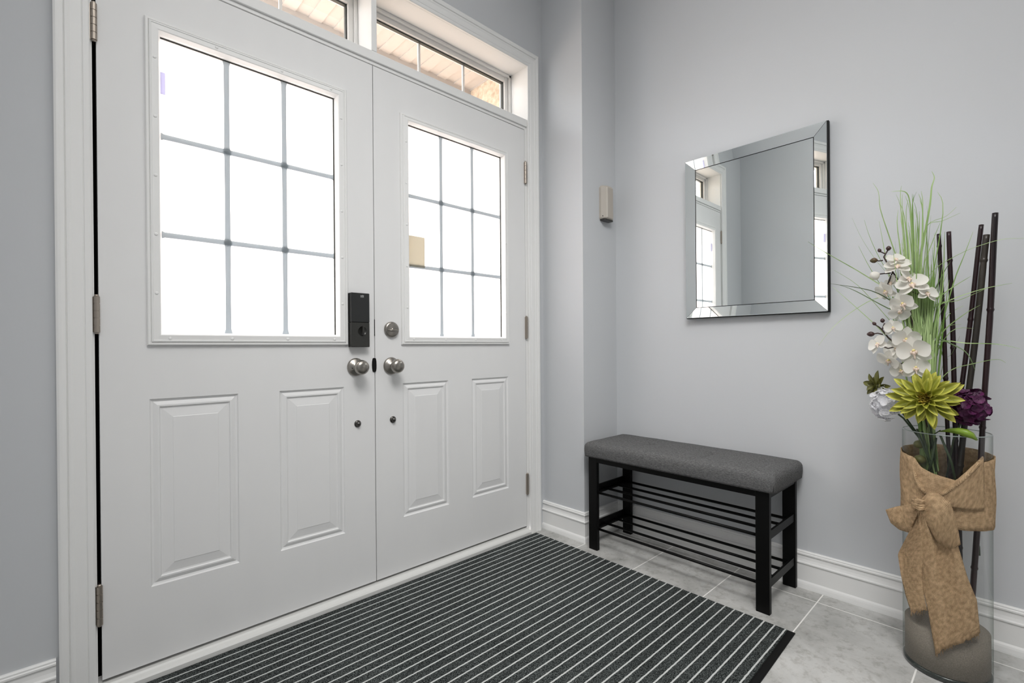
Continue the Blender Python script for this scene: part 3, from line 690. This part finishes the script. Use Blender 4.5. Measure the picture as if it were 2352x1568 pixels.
# ------------------------------------------------------------------ grass bundle
gb = MB(); gd = MB()
def blade(mb, pts, w, nrm=None):
    # smooth polyline -> flat tapered blade with a slight keel
    P_ = [Vector(p) for p in pts]; out = []
    for i in range(len(P_)-1):
        p0 = P_[max(i-1, 0)]; p1 = P_[i]; p2 = P_[i+1]; p3 = P_[min(i+2, len(P_)-1)]
        for t in (0, .25, .5, .75): out.append(.5*((2*p1)+(p2-p0)*t+(2*p0-5*p1+4*p2-p3)*t*t+(3*p1-p0-3*p2+p3)*t**3))
    out.append(P_[-1]); rows = []; n = len(out); f = (nrm or Vector((random.uniform(-.8, .8), random.uniform(-.8, .8), random.uniform(-.2, .2)))-AX).normalized()
    for i, p in enumerate(out):
        t = (out[min(i+1, n-1)]-out[max(i-1, 0)]).normalized(); s_ = t.cross(f).normalized(); q = i/(n-1)
        ww = w*(min(1, .55+q*2.2))*(1-q**2.2)+.0003; rows.append([p-s_*ww, p+f*ww*.4, p+s_*ww])
    mb.grid(rows)
for i in range(185):
    u = random.gauss(0, 1); bx, by = 2140+random.gauss(0, 9), 1085+random.uniform(-20, 60); o0 = random.uniform(-.04, .03)
    mx_, my_ = 2117+u*15+random.gauss(0, 3), random.uniform(780, 860); tx_, ty_ = 2105+u*30+random.gauss(0, 10), random.triangular(480, 860, 640)
    hx_, hy_ = (mx_*.45+tx_*.55)+random.gauss(0, 4), (my_+ty_)/2
    o1 = o0+random.uniform(-.02, .03)
    blade(gb, [vp(bx, by, o0*.7), vp(mx_, my_, o0), vp(hx_, hy_, o1), vp(tx_, ty_, o1+random.uniform(-.03, .04))], random.uniform(.0012, .0028))
for i in range(34):
    tx_ = random.gauss(2092, 26); ty_ = random.uniform(425, 570); k_ = random.uniform(-.02, .03)
    blade(gb, [vp(2138, 1080, k_), vp(2120, 850, k_), vp(2108*.55+tx_*.45, 690, k_), vp(tx_, ty_+50, k_), vp(tx_+random.uniform(-14, 10), ty_, k_)], random.uniform(.0012, .0022))
for i in range(40):
    a = random.uniform(-1.3, 1.3); tx_ = 2125+math.sin(a)*random.uniform(60, 120); ty_ = 800-math.cos(a)*random.uniform(60, 260)
    blade(gb, [vp(2140, 1000, 0), vp(2128+12*math.sin(a), 850, .0), vp((2128+tx_)/2, (800+ty_)/2-15, .02*random.uniform(-1, 1)), vp(tx_, ty_, random.uniform(-.05, .05))], random.uniform(.0006, .0012))
thick = [
 ([(1905, 651), (2000, 667), (2060, 700), (2095, 728), (2120, 800), (2135, 900)], .0032, .06),
 ([(1930, 655), (1965, 668), (2040, 708), (2080, 722), (2118, 800), (2130, 900)], .0018, .05),
 ([(1856, 555), (1900, 582), (1995, 637), (2080, 700), (2115, 800), (2130, 900)], .0016, .07),
 ([(1880, 793), (1915, 750), (1965, 710), (2020, 683), (2080, 690), (2125, 790)], .0009, .04),
 ([(2005, 420), (2018, 442), (2022, 480), (2045, 550), (2062, 600), (2095, 720), (2125, 850)], .0022, 0),
 ([(2140, 393), (2146, 408), (2140, 430), (2136, 470), (2124, 540), (2108, 640), (2108, 800)], .0026, 0),
 ([(2047, 440), (2078, 440), (2090, 465), (2095, 540), (2098, 640), (2115, 800)], .0026, .01),
 ([(2112, 485), (2111, 540), (2106, 650), (2112, 800)], .0022, 0),
 ([(1957, 500), (1978, 545), (2010, 595), (2045, 640), (2110, 760)], .0007, 0),
 ([(1985, 505), (2000, 550), (2030, 610), (2100, 720)], .0007, .01),
 ([(1972, 565), (1998, 615), (2040, 680), (2110, 780)], .0007, .02),
 ([(2197, 475), (2172, 497), (2128, 520), (2112, 600), (2110, 700)], .0007, -.02),
 ([(2205, 489), (2165, 507), (2126, 522), (2110, 610)], .0007, -.02),
 ([(2352, 547), (2290, 552), (2200, 585), (2130, 640), (2115, 760)], .0006, 0),
 ([(2325, 650), (2255, 664), (2180, 690), (2135, 720), (2122, 800)], .0013, .03),
 ([(2235, 532), (2215, 585), (2190, 650), (2160, 760), (2140, 860)], .0014, -.03),
 ([(2230, 634), (2170, 672), (2130, 712), (2120, 800)], .0020, .0),
 ([(2344, 801), (2290, 790), (2220, 788), (2160, 785), (2135, 830), (2135, 900)], .0014, .06),
 ([(2240, 850), (2222, 812), (2190, 792), (2150, 782), (2132, 840)], .0018, .05),
 ([(2310, 833), (2290, 825), (2240, 834), (2180, 852), (2140, 900)], .0007, .02),
 ([(2252, 700), (2210, 725), (2160, 770), (2135, 850)], .0013, .03),
 ([(2160, 510), (2140, 560), (2120, 620), (2112, 720)], .0012, 0),
 ([(2270, 660), (2200, 690), (2150, 700), (2118, 760)], .0010, .02),
 ([(2183, 600), (2160, 640), (2135, 700), (2122, 800)], .0018, .01),
 ([(1915, 620), (1970, 655), (2030, 720), (2100, 800)], .0006, .02),
 ([(1912, 658), (1960, 700), (2020, 755), (2060, 800), (2110, 860)], .0012, .04)]
for pts, w_, o_ in thick: blade(gd if w_ in (.0032, .0018) else gb, [vp(x, yy, o_*(1-i/len(pts))) for i, (x, yy) in enumerate(pts)][::-1], w_)
gr = empty('grass_bundle', vp(2140, 1085, 0), label='bundle of artificial pale green grass blades fanning out of the vase', cat='artificial grass')
adopt(gr, [tag(gb.build('grass_blades', M['grass']), kind='stuff'), tag(gd.build('dark_blades', M['grass_d']), label='darker green blades')])

# ------------------------------------------------------------------ flowers
def frame(n, roll=0.0):
    """rotation whose local z faces n"""
    z = Vector(n).normalized(); x = Vector((0, 0, 1)).cross(z)
    x = x.normalized() if x.length > 1e-3 else Vector((1, 0, 0)); y = z.cross(x)
    R = Matrix((x, y, z)).transposed(); return R @ Matrix.Rotation(roll, 3, 'Z')
TOCAM = -AX
def face(right=0.0, up=0.0): return (TOCAM+AXR*right+UP*up).normalized()

def petal_mb(length, width, cup=.25, bend=.2, tip=1.0, base=.25, nu=9, nv=7, waist=.5, ruffle=0.0):
    """petal along +y from the origin, facing +z; uv.x = distance from midrib / tip (for coloured edges)"""
    rows = []; uvs = []
    for i in range(nu):
        t = i/(nu-1); s = (base+(1-base)*math.sin(PI*min(1, t/(waist*2)) if t < waist else PI/2))*(1 if t < waist else math.cos((t-waist)/(1-waist)*PI/2)**tip)
        row = []
        for j in range(nv):
            q = j/(nv-1)*2-1; x = q*width/2*max(s, .02)
            z = cup*width*(q*q)*s+bend*length*t*t+ruffle*length*math.sin(q*5+t*6)*t
            row.append(Vector((x, t*length, z))); uvs.append((max(abs(q), max(0, t-.55)/.45), t))
        rows.append(row)
    m = MB(); m.grid(rows, uvs=uvs); return m
def place_mesh(name, mesh_src, m4, parent, m=None):
    o = bpy.data.objects.new(name, mesh_src); COL.objects.link(o); o.parent = parent; o.matrix_local = m4; return o
def proto(mb, name, m):
    o = mb.build(name, m); me = o.data; bpy.data.objects.remove(o); return me

P_ORW = proto(petal_mb(.030, .037, .15, -.04, tip=.52, base=.2, waist=.55, nu=11, nv=9), 'petal', M['orchid'])   # wide petals
P_ORS = proto(petal_mb(.031, .021, .22, .10, tip=.7, base=.35, waist=.5), 'petal', M['orchid'])                    # sepals
lipm = MB(); lipm.ell((0, -.004, .005), .0035, .0055, .004); lipm.ell((.004, -.002, .005), .002, .004, .004); lipm.ell((-.004, -.002, .005), .002, .004, .004); lipm.ell((0, -.011, .007), .0015, .005, .0015)
P_LIP = proto(lipm, 'lip', M['lip']); cm = MB(); cm.ell((0, .002, .004), .0025, .003, .004); P_COL = proto(cm, 'column', M['lipy'])
rr = random.Random(21)
def orchid(parent, px, py, off, r=.0, right=0, up=0, size=1.0, tilt=0):
    c = vp(px, py, off); R = frame(face(right, up), r)
    f = bpy.data.objects.new('flower', P_COL); COL.objects.link(f); f.parent = parent; f.matrix_parent_inverse = Matrix.Translation(-Vector(parent.location))
    R = R @ Matrix.Rotation(rr.uniform(-.45, .45), 3, 'X') @ Matrix.Rotation(rr.uniform(-.45, .45), 3, 'Y')
    f.matrix_basis = Matrix.Translation(c) @ R.to_4x4() @ Matrix.Scale(size*1.2, 4)
    for a in (0, 128, -128): place_mesh('petal', P_ORS, Matrix.Rotation(math.radians(a), 4, 'Z') @ Matrix.Rotation(math.radians(-8), 4, 'X'), f)
    for a in (72, -72): place_mesh('petal', P_ORW, Matrix.Translation((0, 0, .0018)) @ Matrix.Rotation(math.radians(a), 4, 'Z') @ Matrix.Rotation(math.radians(10), 4, 'X'), f)
    place_mesh('lip', P_LIP, Matrix.Identity(4), f)
    return c
def bud(parent, px, py, off, l, w_, m, ang=0.0, name='bud'):
    c = vp(px, py, off); mb = MB(); l *= 1.25; w_ *= 1.35; d = AXR*math.cos(ang)+UP*math.sin(ang); R = frame(d)
    vs = [(0, -l), (w_*.55, -l*.75), (w_*.95, -l*.3), (w_, 0), (w_*.85, l*.4), (w_*.45, l*.8), (0, l)]
    mb.lathe(vs, Matrix.Translation(c) @ R.to_4x4(), 14); o = child(mb.build(name, m), parent); return o
def spray(label, base, stem, buds, twigs, flowers, whitebuds=()):
    e = empty('orchid_spray', base, label=label, cat='artificial orchid', group='white orchid sprays in the vase')
    s_ = MB(); s_.tube([vp(*p) for p in stem], [.0022]*len(stem), 8)
    for t in twigs: s_.tube([vp(*p) for p in t], .0019, 6)
    child(s_.build('stem', M['stem_b']), e)
    for b_ in buds: bud(e, *b_)
    for b_ in whitebuds: bud(e, *b_)
    for f in flowers: orchid(e, *f)
spray('upper spray of cream white orchids with olive and brown buds leaning left', vp(2128, 1000, .02),
  [(2140, 1020, .0), (2125, 900, .01), (2108, 800, .02), (2092, 720, .03), (2070, 655, .03), (2040, 608, .03), (2030, 590, .03), (2040, 573, .03)],
  [(2007, 598, .03, .0085, .0062, M['budg'], PI), (2020, 575, .03, .0055, .0038, M['budr'], 1.9), (2041, 570, .03, .006, .0052, M['budr'], 1.6)],
  [[(2028, 598, .03), (2018, 599, .03), (2010, 598, .03)], [(2034, 583, .03), (2027, 580, .03), (2021, 577, .03)], [(2046, 627, .03), (2030, 628, .03), (2014, 630, .03)],
   [(2060, 640, .03), (2075, 655, .03), (2095, 670, .03), (2120, 680, .03)], [(2050, 625, .03), (2040, 650, .03), (2034, 672, .03)]],
  [(2056, 597, .045, .3, .35, .5, .72), (2062, 614, .05, .0, .0, 1.6, 1.0), (2084, 641, .055, -.4, .7, .4, .95), (2036, 668, .05, .2, -1.0, -.2, .9),
   (2096, 656, .06, .1, .2, .9, 1.15), (2128, 675, .06, -.3, .8, .0, .8), (2076, 697, .07, .4, -.1, -.1, 1.0), (2066, 716, .06, 2.6, -.3, -1.0, .8), (2048, 650, .03, .5, -.4, .3, .7)],
  [(2009, 633, .04, .0115, .0105, M['orchid'], .5)])
spray('lower spray of cream white orchids with three brown buds just above the green flower', vp(2128, 1005, .04),
  [(2140, 1030, .02), (2118, 920, .04), (2095, 850, .05), (2070, 800, .05), (2040, 775, .05), (2026, 757, .05), (2032, 742, .05)],
  [(2000, 767, .05, .0085, .006, M['budr'], PI), (2008, 743, .05, .0055, .0038, M['budr'], 2.3), (2027, 736, .05, .0058, .0045, M['budr'], 1.7)],
  [[(2028, 768, .05), (2016, 765, .05), (2004, 767, .05)], [(2026, 757, .05), (2018, 750, .05), (2009, 745, .05)], [(2060, 795, .05), (2040, 800, .05), (2020, 792, .05)], [(2085, 835, .05), (2065, 835, .05), (2040, 830, .05)]],
  [(2050, 753, .06, .2, .1, .5, .72), (2080, 779, .065, -.1, .2, .1, 1.05), (2018, 791, .06, .5, -.4, .1, .85), (2100, 806, .075, .2, .2, -.1, 1.2), (2044, 826, .06, -.3, -.5, -.2, 1.0),
   (2102, 845, .075, .0, .1, -.3, 1.0), (2060, 800, .05, .9, -.3, -.2, .95), (2070, 850, .055, .3, -.2, -.5, .8)])

def dahlia(name, label, px, py, off, R0, rings, mats, right=0, up=0, seed=1, cat='artificial flower'):
    rnd = random.Random(seed); c = vp(px, py, off); Rm = frame(face(right, up), .1); e = empty(name, c, label=label, cat=cat, group=None)
    protos = {}
    for k, (nP, rad, tilt, ln, wd, mm, h, cup) in enumerate(rings):
        me = proto(petal_mb(ln*R0, wd*R0, cup, .16 if k > 3 else -.10, tip=.75, base=.40, waist=.55, nu=11, nv=9), 'petal', mats[mm])
        for i in range(nP):
            a = 2*PI*(i+.5*(k % 2))/nP+rnd.uniform(-.16, .16); s_ = rnd.uniform(.82, 1.08)
            m4 = Rm.to_4x4() @ Matrix.Translation((0, 0, h*R0)) @ Matrix.Rotation(a, 4, 'Z') @ Matrix.Translation((0, rad*R0, 0)) @ Matrix.Rotation(math.radians(tilt+rnd.uniform(-11, 11)), 4, 'X') @ Matrix.Rotation(rnd.uniform(-.25, .25), 4, 'Y') @ Matrix.Scale(s_, 4)
            place_mesh('petal', me, m4, e)
    b_ = MB(); b_.lathe([(.0, -.10*R0), (.22*R0, -.02*R0), (.26*R0, .1*R0), (.14*R0, .24*R0), (0, .28*R0)], Rm.to_4x4(), 16); o = b_.build('flower_head', mats[1]); o.parent = e
    return e, Rm, c
RN = [(11, .09, -20, .88, .27, 0, -.05, .45), (12, .09, -4, .95, .28, 0, .02, .45), (11, .08, 10, .90, .27, 0, .08, .45), (10, .07, 24, .70, .25, 0, .13, .5), (8, .07, 38, .44, .20, 0, .18, .55), (7, .05, 50, .32, .17, 1, .20, .6), (6, .03, 64, .22, .13, 1, .22, .6), (5, .01, 80, .16, .10, 1, .23, .6)]
e, Rm, c = dahlia('green_dahlia', 'large olive green artificial dahlia facing the camera at the top of the vase', 2126, 915, .10, .084, RN, [M['dahlia'], M['dahlia_c']], -.05, .12, 3)
s_ = MB(); s_.tube([c-TOCAM*.01, vp(2138, 985, .05), vp(2150, 1080, .02), vp(2160, 1180, .0)], .003, 8); child(s_.build('stem', M['stem']), e)
RN2 = [(8, .08, 5, .95, .36, 0, 0, .3), (7, .07, 30, .8, .34, 0, .1, .3), (5, .05, 60, .5, .3, 0, .15, .4)]
e, Rm, c = dahlia('green_dahlia', 'small dark olive dahlia seen side-on behind the white hydrangea', 2019, 888, .03, .050, RN2, [M['dahlia_o'], M['dahlia_o']], -1.5, .25, 5)
s_ = MB(); s_.tube([c+AXR*.004, vp(2060, 930, .02), vp(2110, 1000, .0), vp(2130, 1080, .0)], .0025, 8); child(s_.build('stem', M['stem']), e)

def hydrangea(label, cxp, cyp, off, rx, rz, m, n, seed, fs, stem):
    rnd = random.Random(seed); c = vp(cxp, cyp, off); e = empty('hydrangea', c, label=label, cat='artificial flower')
    pm = petal_mb(fs, fs*1.2, .10, .08, tip=.45, base=.35, waist=.6, nu=7, nv=7, ruffle=.07); fl = MB()
    for a in range(4):
        Rz = Matrix.Rotation(a*PI/2, 3, 'Z') @ Matrix.Rotation(math.radians(12), 3, 'X'); o = len(fl.v)
        fl.add([Rz @ Vector(v) for v in pm.v], pm.f, pm.uv, True)
    fl.ell((0, 0, .001), .0012, .0012, .0012, n=6, m=4)
    me = proto(fl, 'floret', m)
    me2 = me
    for i in range(n):
        t = (i+.5)/n; ph = math.acos(1-2*t); th = PI*(1+5**.5)*i; d = Vector((math.sin(ph)*math.cos(th), math.sin(ph)*math.sin(th), math.cos(ph)))
        if d.dot(AX) > .45: continue
        p = AXR*d.dot(AXR)*rx+UP*d.z*rz+AX*d.dot(AX)*min(rx, rz)
        m4 = Matrix.Translation(p*rnd.uniform(.80, 1.08)) @ (frame(d+Vector((rnd.uniform(-.6, .6), rnd.uniform(-.6, .6), rnd.uniform(-.6, .6))), rnd.uniform(0, 2))).to_4x4()
        place_mesh('floret', me, m4, e)
    b_ = MB(); R = frame(TOCAM); b_.ell((0, 0, 0), rx*.74, rz*.74, min(rx, rz)*.74, R, wob=.05); o = b_.build('flower_head', m); o.parent = e
    s_ = MB(); s_.tube([c]+[vp(*p) for p in stem], .0025, 8); child(s_.build('stem', M['stem']), e)
hydrangea('ruffled white artificial hydrangea left of the green dahlia', 2032, 927, .05, .031, .046, M['hydw'], 120, 2, .0115, [(2075, 960, .03), (2115, 1010, .0), (2140, 1120, .0)])
hydrangea('deep purple artificial hydrangea right of the green dahlia', 2228, 934, .045, .036, .044, M['hydp'], 90, 4, .014, [(2205, 975, .03), (2190, 1010, .01), (2170, 1120, .0)])

# leaf hanging over the rim
lf = MB(); rows = []
lp_ = [(2156, 990, .06, 1), (2178, 986, .078, 6), (2200, 986, .094, 10), (2220, 991, .10, 12), (2234, 998, .10, 9), (2244, 1011, .098, .5)]
for x, yy, o_, h in lp_: rows.append([vp(x-2, yy+h, o_), vp(x, yy, o_+.006), vp(x+3, yy-h*.4, o_-.006)])
lf.grid(rows); le = empty('leaf_sprig', vp(2158, 988, .06), label='yellow green leaf drooping over the right of the vase rim', cat='leaf')
child(lf.build('leaf', M['leaf'], solid=.0006), le)
s_ = MB(); s_.tube([vp(2160, 988, .06), vp(2140, 1000, .04), vp(2135, 1050, .02), vp(2145, 1130, .01)], .0015, 6); child(s_.build('stem', M['stem']), le)
# a few bare stems inside the glass
st = MB()
for a, b_, c_ in (((2106, 985, .06), (2135, 1060, .03), (2160, 1150, .02)), ((2118, 990, .05), (2135, 1060, .04), (2150, 1160, .02)), ((2160, 1000, .05), (2185, 1060, .045), (2205, 1150, .03)), ((2150, 1005, .05), (2140, 1060, .05), (2128, 1100, .04)), ((2240, 1230, -.03), (2248, 1255, -.02), (2249, 1275, -.02))):
    st.tube([vp(*a), vp(*b_), vp(*c_)], .003, 8)
child(st.build('cut_stems', M['stem']), gr)
pb = MB()
for x, yy, r_ in ((2111, 1020, .015), (2113, 1055, .017)):
    pb.ell(vp(x, yy, .030), r_*.9, r_*.9, r_*.8)
child(pb.build('rolled_leaf', M['dahlia_o']), gr)

# ------------------------------------------------------------------ burlap ribbon
br = empty('burlap_bow', vc(2130, 1160, .02), label='tan burlap ribbon tied in a drooping bow round the glass vase', cat='ribbon'); bkids = []
# band: full turn round the glass; top edge height by angle (0 = towards the camera, + to the right)
base_ang = math.atan2(TOCAM.y, TOCAM.x)
def cyl(th, z, dr): a = base_ang+th; return Vector((VASE.x+math.cos(a)*(VR+dr), VASE.y+math.sin(a)*(VR+dr), z))
def zat(px, py, dr=.004): return vc(px, py, dr).z
def thof(px, py=1120):
    p = vc(px, py, .004); return (math.atan2(p.y-VASE.y, p.x-VASE.x)-base_ang+PI) % (2*PI)-PI
sgn = 1 if thof(2240) > 0 else -1
tops = sorted([(thof(x, y_), zat(x, y_)) for x, y_ in ((2098, 1049), (2113, 1071), (2138, 1085), (2165, 1094), (2195, 1103), (2222, 1085), (2245, 1063))])
def interp(tab, t):
    if t <= tab[0][0]: return tab[0][1]
    for (a, b_), (c_, d_) in zip(tab, tab[1:]):
        if t <= c_: return b_+(d_-b_)*(t-a)/(c_-a)
    return tab[-1][1]
zb = zat(2250, 1220)
rows = []; uv = []; nA = 96
zl = zat(2100, 1049); zr = zat(2250, 1050)
for i in range(nA+1):
    th = -PI+2*PI*i/nA
    if tops[0][0] <= th <= tops[-1][0]: zt_ = interp(tops, th)
    else:
        # carry round the back
        back = th-tops[-1][0] if th > tops[-1][0] else th-tops[-1][0]+2*PI; tot = 2*PI-(tops[-1][0]-tops[0][0]); q = back/tot
        zt_ = tops[-1][1]*(1-q)+tops[0][1]*q+.015*math.sin(q*PI)
    row = []
    for j in range(13):
        q = j/12; z = zb+(zt_-zb)*q; wv = .0012*math.sin(th*7+q*9)+.0008*math.sin(th*17+q*4)
        row.append(cyl(th, z, .0035+wv)); uv.append((z, th*VR))
    rows.append(row)
wb = MB(); wb.grid(rows, uvs=uv); bkids.append(wb.build('wrap', M['burlap'], solid=.0016))

def strip(name, left, right, dr, n=15, folds=0, amp=.004, edge=.0, solid=.0016, rag=0, bulge=0, sub=0, seed=0, flatten=1.0):
    """cloth laid over the vase between two outlines given in the photograph; dr (start, end) above the glass"""
    rnd = random.Random(seed)
    def res(P_, k):
        ls = [0]
        for a, b_ in zip(P_, P_[1:]): ls.append(ls[-1]+math.hypot(b_[0]-a[0], b_[1]-a[1]))
        out = []
        for i in range(k):
            s = ls[-1]*i/(k-1)
            for j in range(len(P_)-1):
                if s <= ls[j+1]+1e-6: t = (s-ls[j])/max(1e-9, ls[j+1]-ls[j]); out.append((P_[j][0]*(1-t)+P_[j+1][0]*t, P_[j][1]*(1-t)+P_[j+1][1]*t)); break
        return out
    k = 34; Lp, Rp = res(left, k), res(right, k); rows = []
    for i in range(k):
        v = i/(k-1); row = []
        for j in range(n):
            u = j/(n-1); px = Lp[i][0]*(1-u)+Rp[i][0]*u; py = Lp[i][1]*(1-u)+Rp[i][1]*u
            if rag and i >= k-2: py += rnd.uniform(-rag, rag)
            d = dr[0]+(dr[1]-dr[0])*v+bulge*math.sin(PI*u)*math.sin(PI*min(1, v*1.0))+amp*math.sin(u*folds*2*PI+.6+seed+2.2*v)*(1-.4*v)+amp*.45*math.sin(u*folds*5.1*PI+seed)*max(0, 1-1.6*v)+edge*abs(2*u-1)
            # distance in front of the axis: follow the cylinder, flare to a plane outside
            p0 = vp(px, py, 0); uu = (p0-VASE).dot(AXR); R_ = VR+.004
            fwd = math.sqrt(max(0, R_*R_-uu*uu)) if abs(uu) < R_ else 0
            fwd = max(fwd, .035-.4*max(0, abs(uu)-VR))
            row.append(vp(px, py, fwd*flatten+.004+max(.0015, d)))
        rows.append(row)
    mb = MB(); mb.grid(rows); return mb.build(name, M['burlap'], solid=solid, sub=sub)
# second layer of the wrap with a rolled upper edge
bkids.append(strip('wrap_fold', [(2158, 1140), (2190, 1118), (2225, 1088), (2259, 1052)], [(2165, 1160), (2195, 1166), (2225, 1171), (2261, 1172)], (.003, .004), folds=1, amp=.001, seed=2))
rl = MB(); rl.tube([vc(x, y_, .008) for x, y_ in ((2152, 1143), (2175, 1128), (2200, 1108), (2225, 1086), (2245, 1066))]+[vp(2257, 1050, .02)], [.005, .006, .0065, .006, .005, .003], 10); 
rl.tube([vc(x, y_, .006) for x, y_ in ((2100, 1082), (2104, 1100), (2114, 1118), (2126, 1134))], [.003, .005, .006, .005], 10)
rl.uv = [(v[2]*1.0, (v[0]+v[1])) for v in rl.v]; bkids.append(rl.build('rolled_edge', M['burlap']))
# tails
bkids.append(strip('tail', [(2100, 1170), (2088, 1222), (2062, 1272), (2069, 1319), (2080, 1365), (2093, 1406)], [(2112, 1168), (2120, 1225), (2122, 1280), (2118, 1320), (2122, 1365), (2130, 1402)], (.012, .004), folds=1.0, amp=.005, rag=3, seed=1))
bkids.append(strip('tail', [(2106, 1166), (2104, 1230), (2109, 1308), (2131, 1398), (2149, 1500)], [(2135, 1160), (2195, 1235), (2222, 1326), (2243, 1377), (2251, 1455)], (.016, .006), n=33, folds=1.7, amp=.0085, rag=4, seed=3))
# loops: each a pillow folded over, open at the knot
def loop(name, outline_top, outline_bot, d0, bul, seed):
    f = strip(name, outline_top, outline_bot, (d0, d0), n=15, folds=1.5, amp=.0025, bulge=bul, seed=seed, rag=0); return f
bkids.append(loop('loop', [(2113, 1150), (2131, 1131), (2155, 1133), (2182, 1152), (2192, 1180), (2201, 1220), (2206, 1250)], [(2110, 1163), (2120, 1185), (2134, 1210), (2144, 1230), (2155, 1246), (2172, 1257), (2194, 1258)], .022, .022, 4))
bkids.append(loop('loop', [(2108, 1157), (2091, 1157), (2075, 1160), (2059, 1163), (2034, 1170)], [(2110, 1176), (2100, 1200), (2088, 1223), (2066, 1216), (2046, 1200)], .012, .014, 5))
kn = MB(); kc = vc(2112, 1157, .03); R = frame(TOCAM)
kn.ell(kc, .017, .0135, .014, R, n=24, m=14, wob=.12); 
for q in range(5):
    a = q*.55-1.1; kn.tube([kc+R @ Vector((-.018, .010*math.sin(a), .002)), kc+R @ Vector((0, .014*math.sin(a), .0135)), kc+R @ Vector((.019, .011*math.sin(a), .003))], [.002, .0048, .002], 10)
kn.uv = [(v[2], v[0]+v[1]) for v in kn.v]; bkids.append(kn.build('knot', M['burlap']))
# loose threads along the torn ends
fz = MB(); rnd = random.Random(9)
for a, b_, n_ in (((2093, 1406), (2130, 1402), 16), ((2150, 1500), (2200, 1472), 30), ((2200, 1472), (2250, 1455), 26)):
    for i in range(n_):
        t = rnd.random(); x = a[0]+(b_[0]-a[0])*t; y_ = a[1]+(b_[1]-a[1])*t; p = vc(x, y_-3, .008); q = vc(x+rnd.uniform(-3, 3), y_+rnd.uniform(4, 12), .006+rnd.uniform(0, .004)); fz.tube([p, q], [.0006, .0003], 5)
fz.uv = [(v[2], v[0]+v[1]) for v in fz.v]; bkids.append(tag(fz.build('frayed_threads', M['burlap']), kind='stuff'))
adopt(br, bkids)

# ------------------------------------------------------------------ outside: porch
PZ = 2.9
so = MB(); n = 30; w_ = .1524; x = -2.4
while x < 2.4:
    so.box((x, .17, PZ), (x+w_*.5, 1.18, PZ+.03)); so.box((x+w_*.5, .17, PZ+.007), (x+w_, 1.18, PZ+.03)); x += w_
tag(so.build('porch_ceiling', M['soffit']), 'pale planked porch ceiling seen through the transom windows', 'porch ceiling')
tag(box('porch_roof_beam', (-2.4, 1.18, PZ-.03), (2.4, 1.26, PZ+.2), M['soffit']), kind='structure')
tag(box('porch_side_wall', (1.42, .17, -.2), (1.62, 2.2, PZ), M['brick']), kind='structure')
tag(box('outside_wall', (-3.5, .172, PZ), (3.5, .3, 3.6), M['brick']), kind='structure')
tag(box('ground', (-12, .18, -.35), (12, 14, -.2), M['ground']), kind='structure')

tag(box('added_sky_blocker', (-14, 9, -.35), (14, 10, 5.2), M['brick']), kind='structure')  # unseen block, added to cut low sky light entering through the transom

# ------------------------------------------------------------------ light
w = bpy.data.worlds.new('world'); SC.world = w; w.use_nodes = True; bg = w.node_tree.nodes['Background']
bg.inputs['Color'].default_value = (.93, .965, 1.0, 1); bg.inputs['Strength'].default_value = 8.8
def area(name, loc, rot, sx, sy, power, col=(1, 1, 1)):
    l = bpy.data.lights.new(name, 'AREA'); l.shape = 'RECTANGLE'; l.size = sx; l.size_y = sy; l.energy = power; l.color = col
    o = bpy.data.objects.new(name, l); COL.objects.link(o); o.location = loc; o.rotation_euler = rot; return o
area('ceiling_lamp', (-.3, -1.6, ZC-.02), (0, 0, 0), 1.7, 1.9, 18.5, (1, .985, .96))
o_ = area('added_corner_fill', (-.6, -1.7, 2.9), (0, 0, 0), 1.0, 1.0, 18.5, (1, .99, .975)); o_.data.spread = math.radians(90)  # unseen soft lamp, added and aimed to brighten the bench corner
o_.rotation_euler = (Vector((.8, -.5, 0))-o_.location).to_track_quat('-Z', 'Y').to_euler()
area('added_left_wall_fill', (XR-.02, -2.9, 1.1), (PI/2, 0, PI/2), 1.6, 2.0, 7.0, (1, .99, .97))  # no known lamp here: added to lift the left wall in the mirror
area('added_right_wall_fill', (XL+.02, -1.9, 1.1), (PI/2, 0, -PI/2), 1.2, 2.0, 1.6, (.97, .985, 1))  # no window in this wall: added fill for the right wall

# ------------------------------------------------------------------ camera
cd = bpy.data.cameras.new('camera'); co = bpy.data.objects.new('camera', cd); COL.objects.link(co); SC.camera = co
cd.sensor_fit = 'HORIZONTAL'; cd.sensor_width = 36; cd.lens = CF/2352*36; cd.clip_start = .01
cd.shift_x = -(CXX-1176)/2352; cd.shift_y = (CYY-784)/2352
Mx = Matrix((RT3, UP3, -FW)).transposed().to_4x4(); Mx.translation = CAM; co.matrix_world = Mx

vs = SC.view_settings; vs.view_transform = 'Standard'; vs.look = 'None'; vs.exposure = 0.0; vs.gamma = 1.0; vs.use_curve_mapping = False
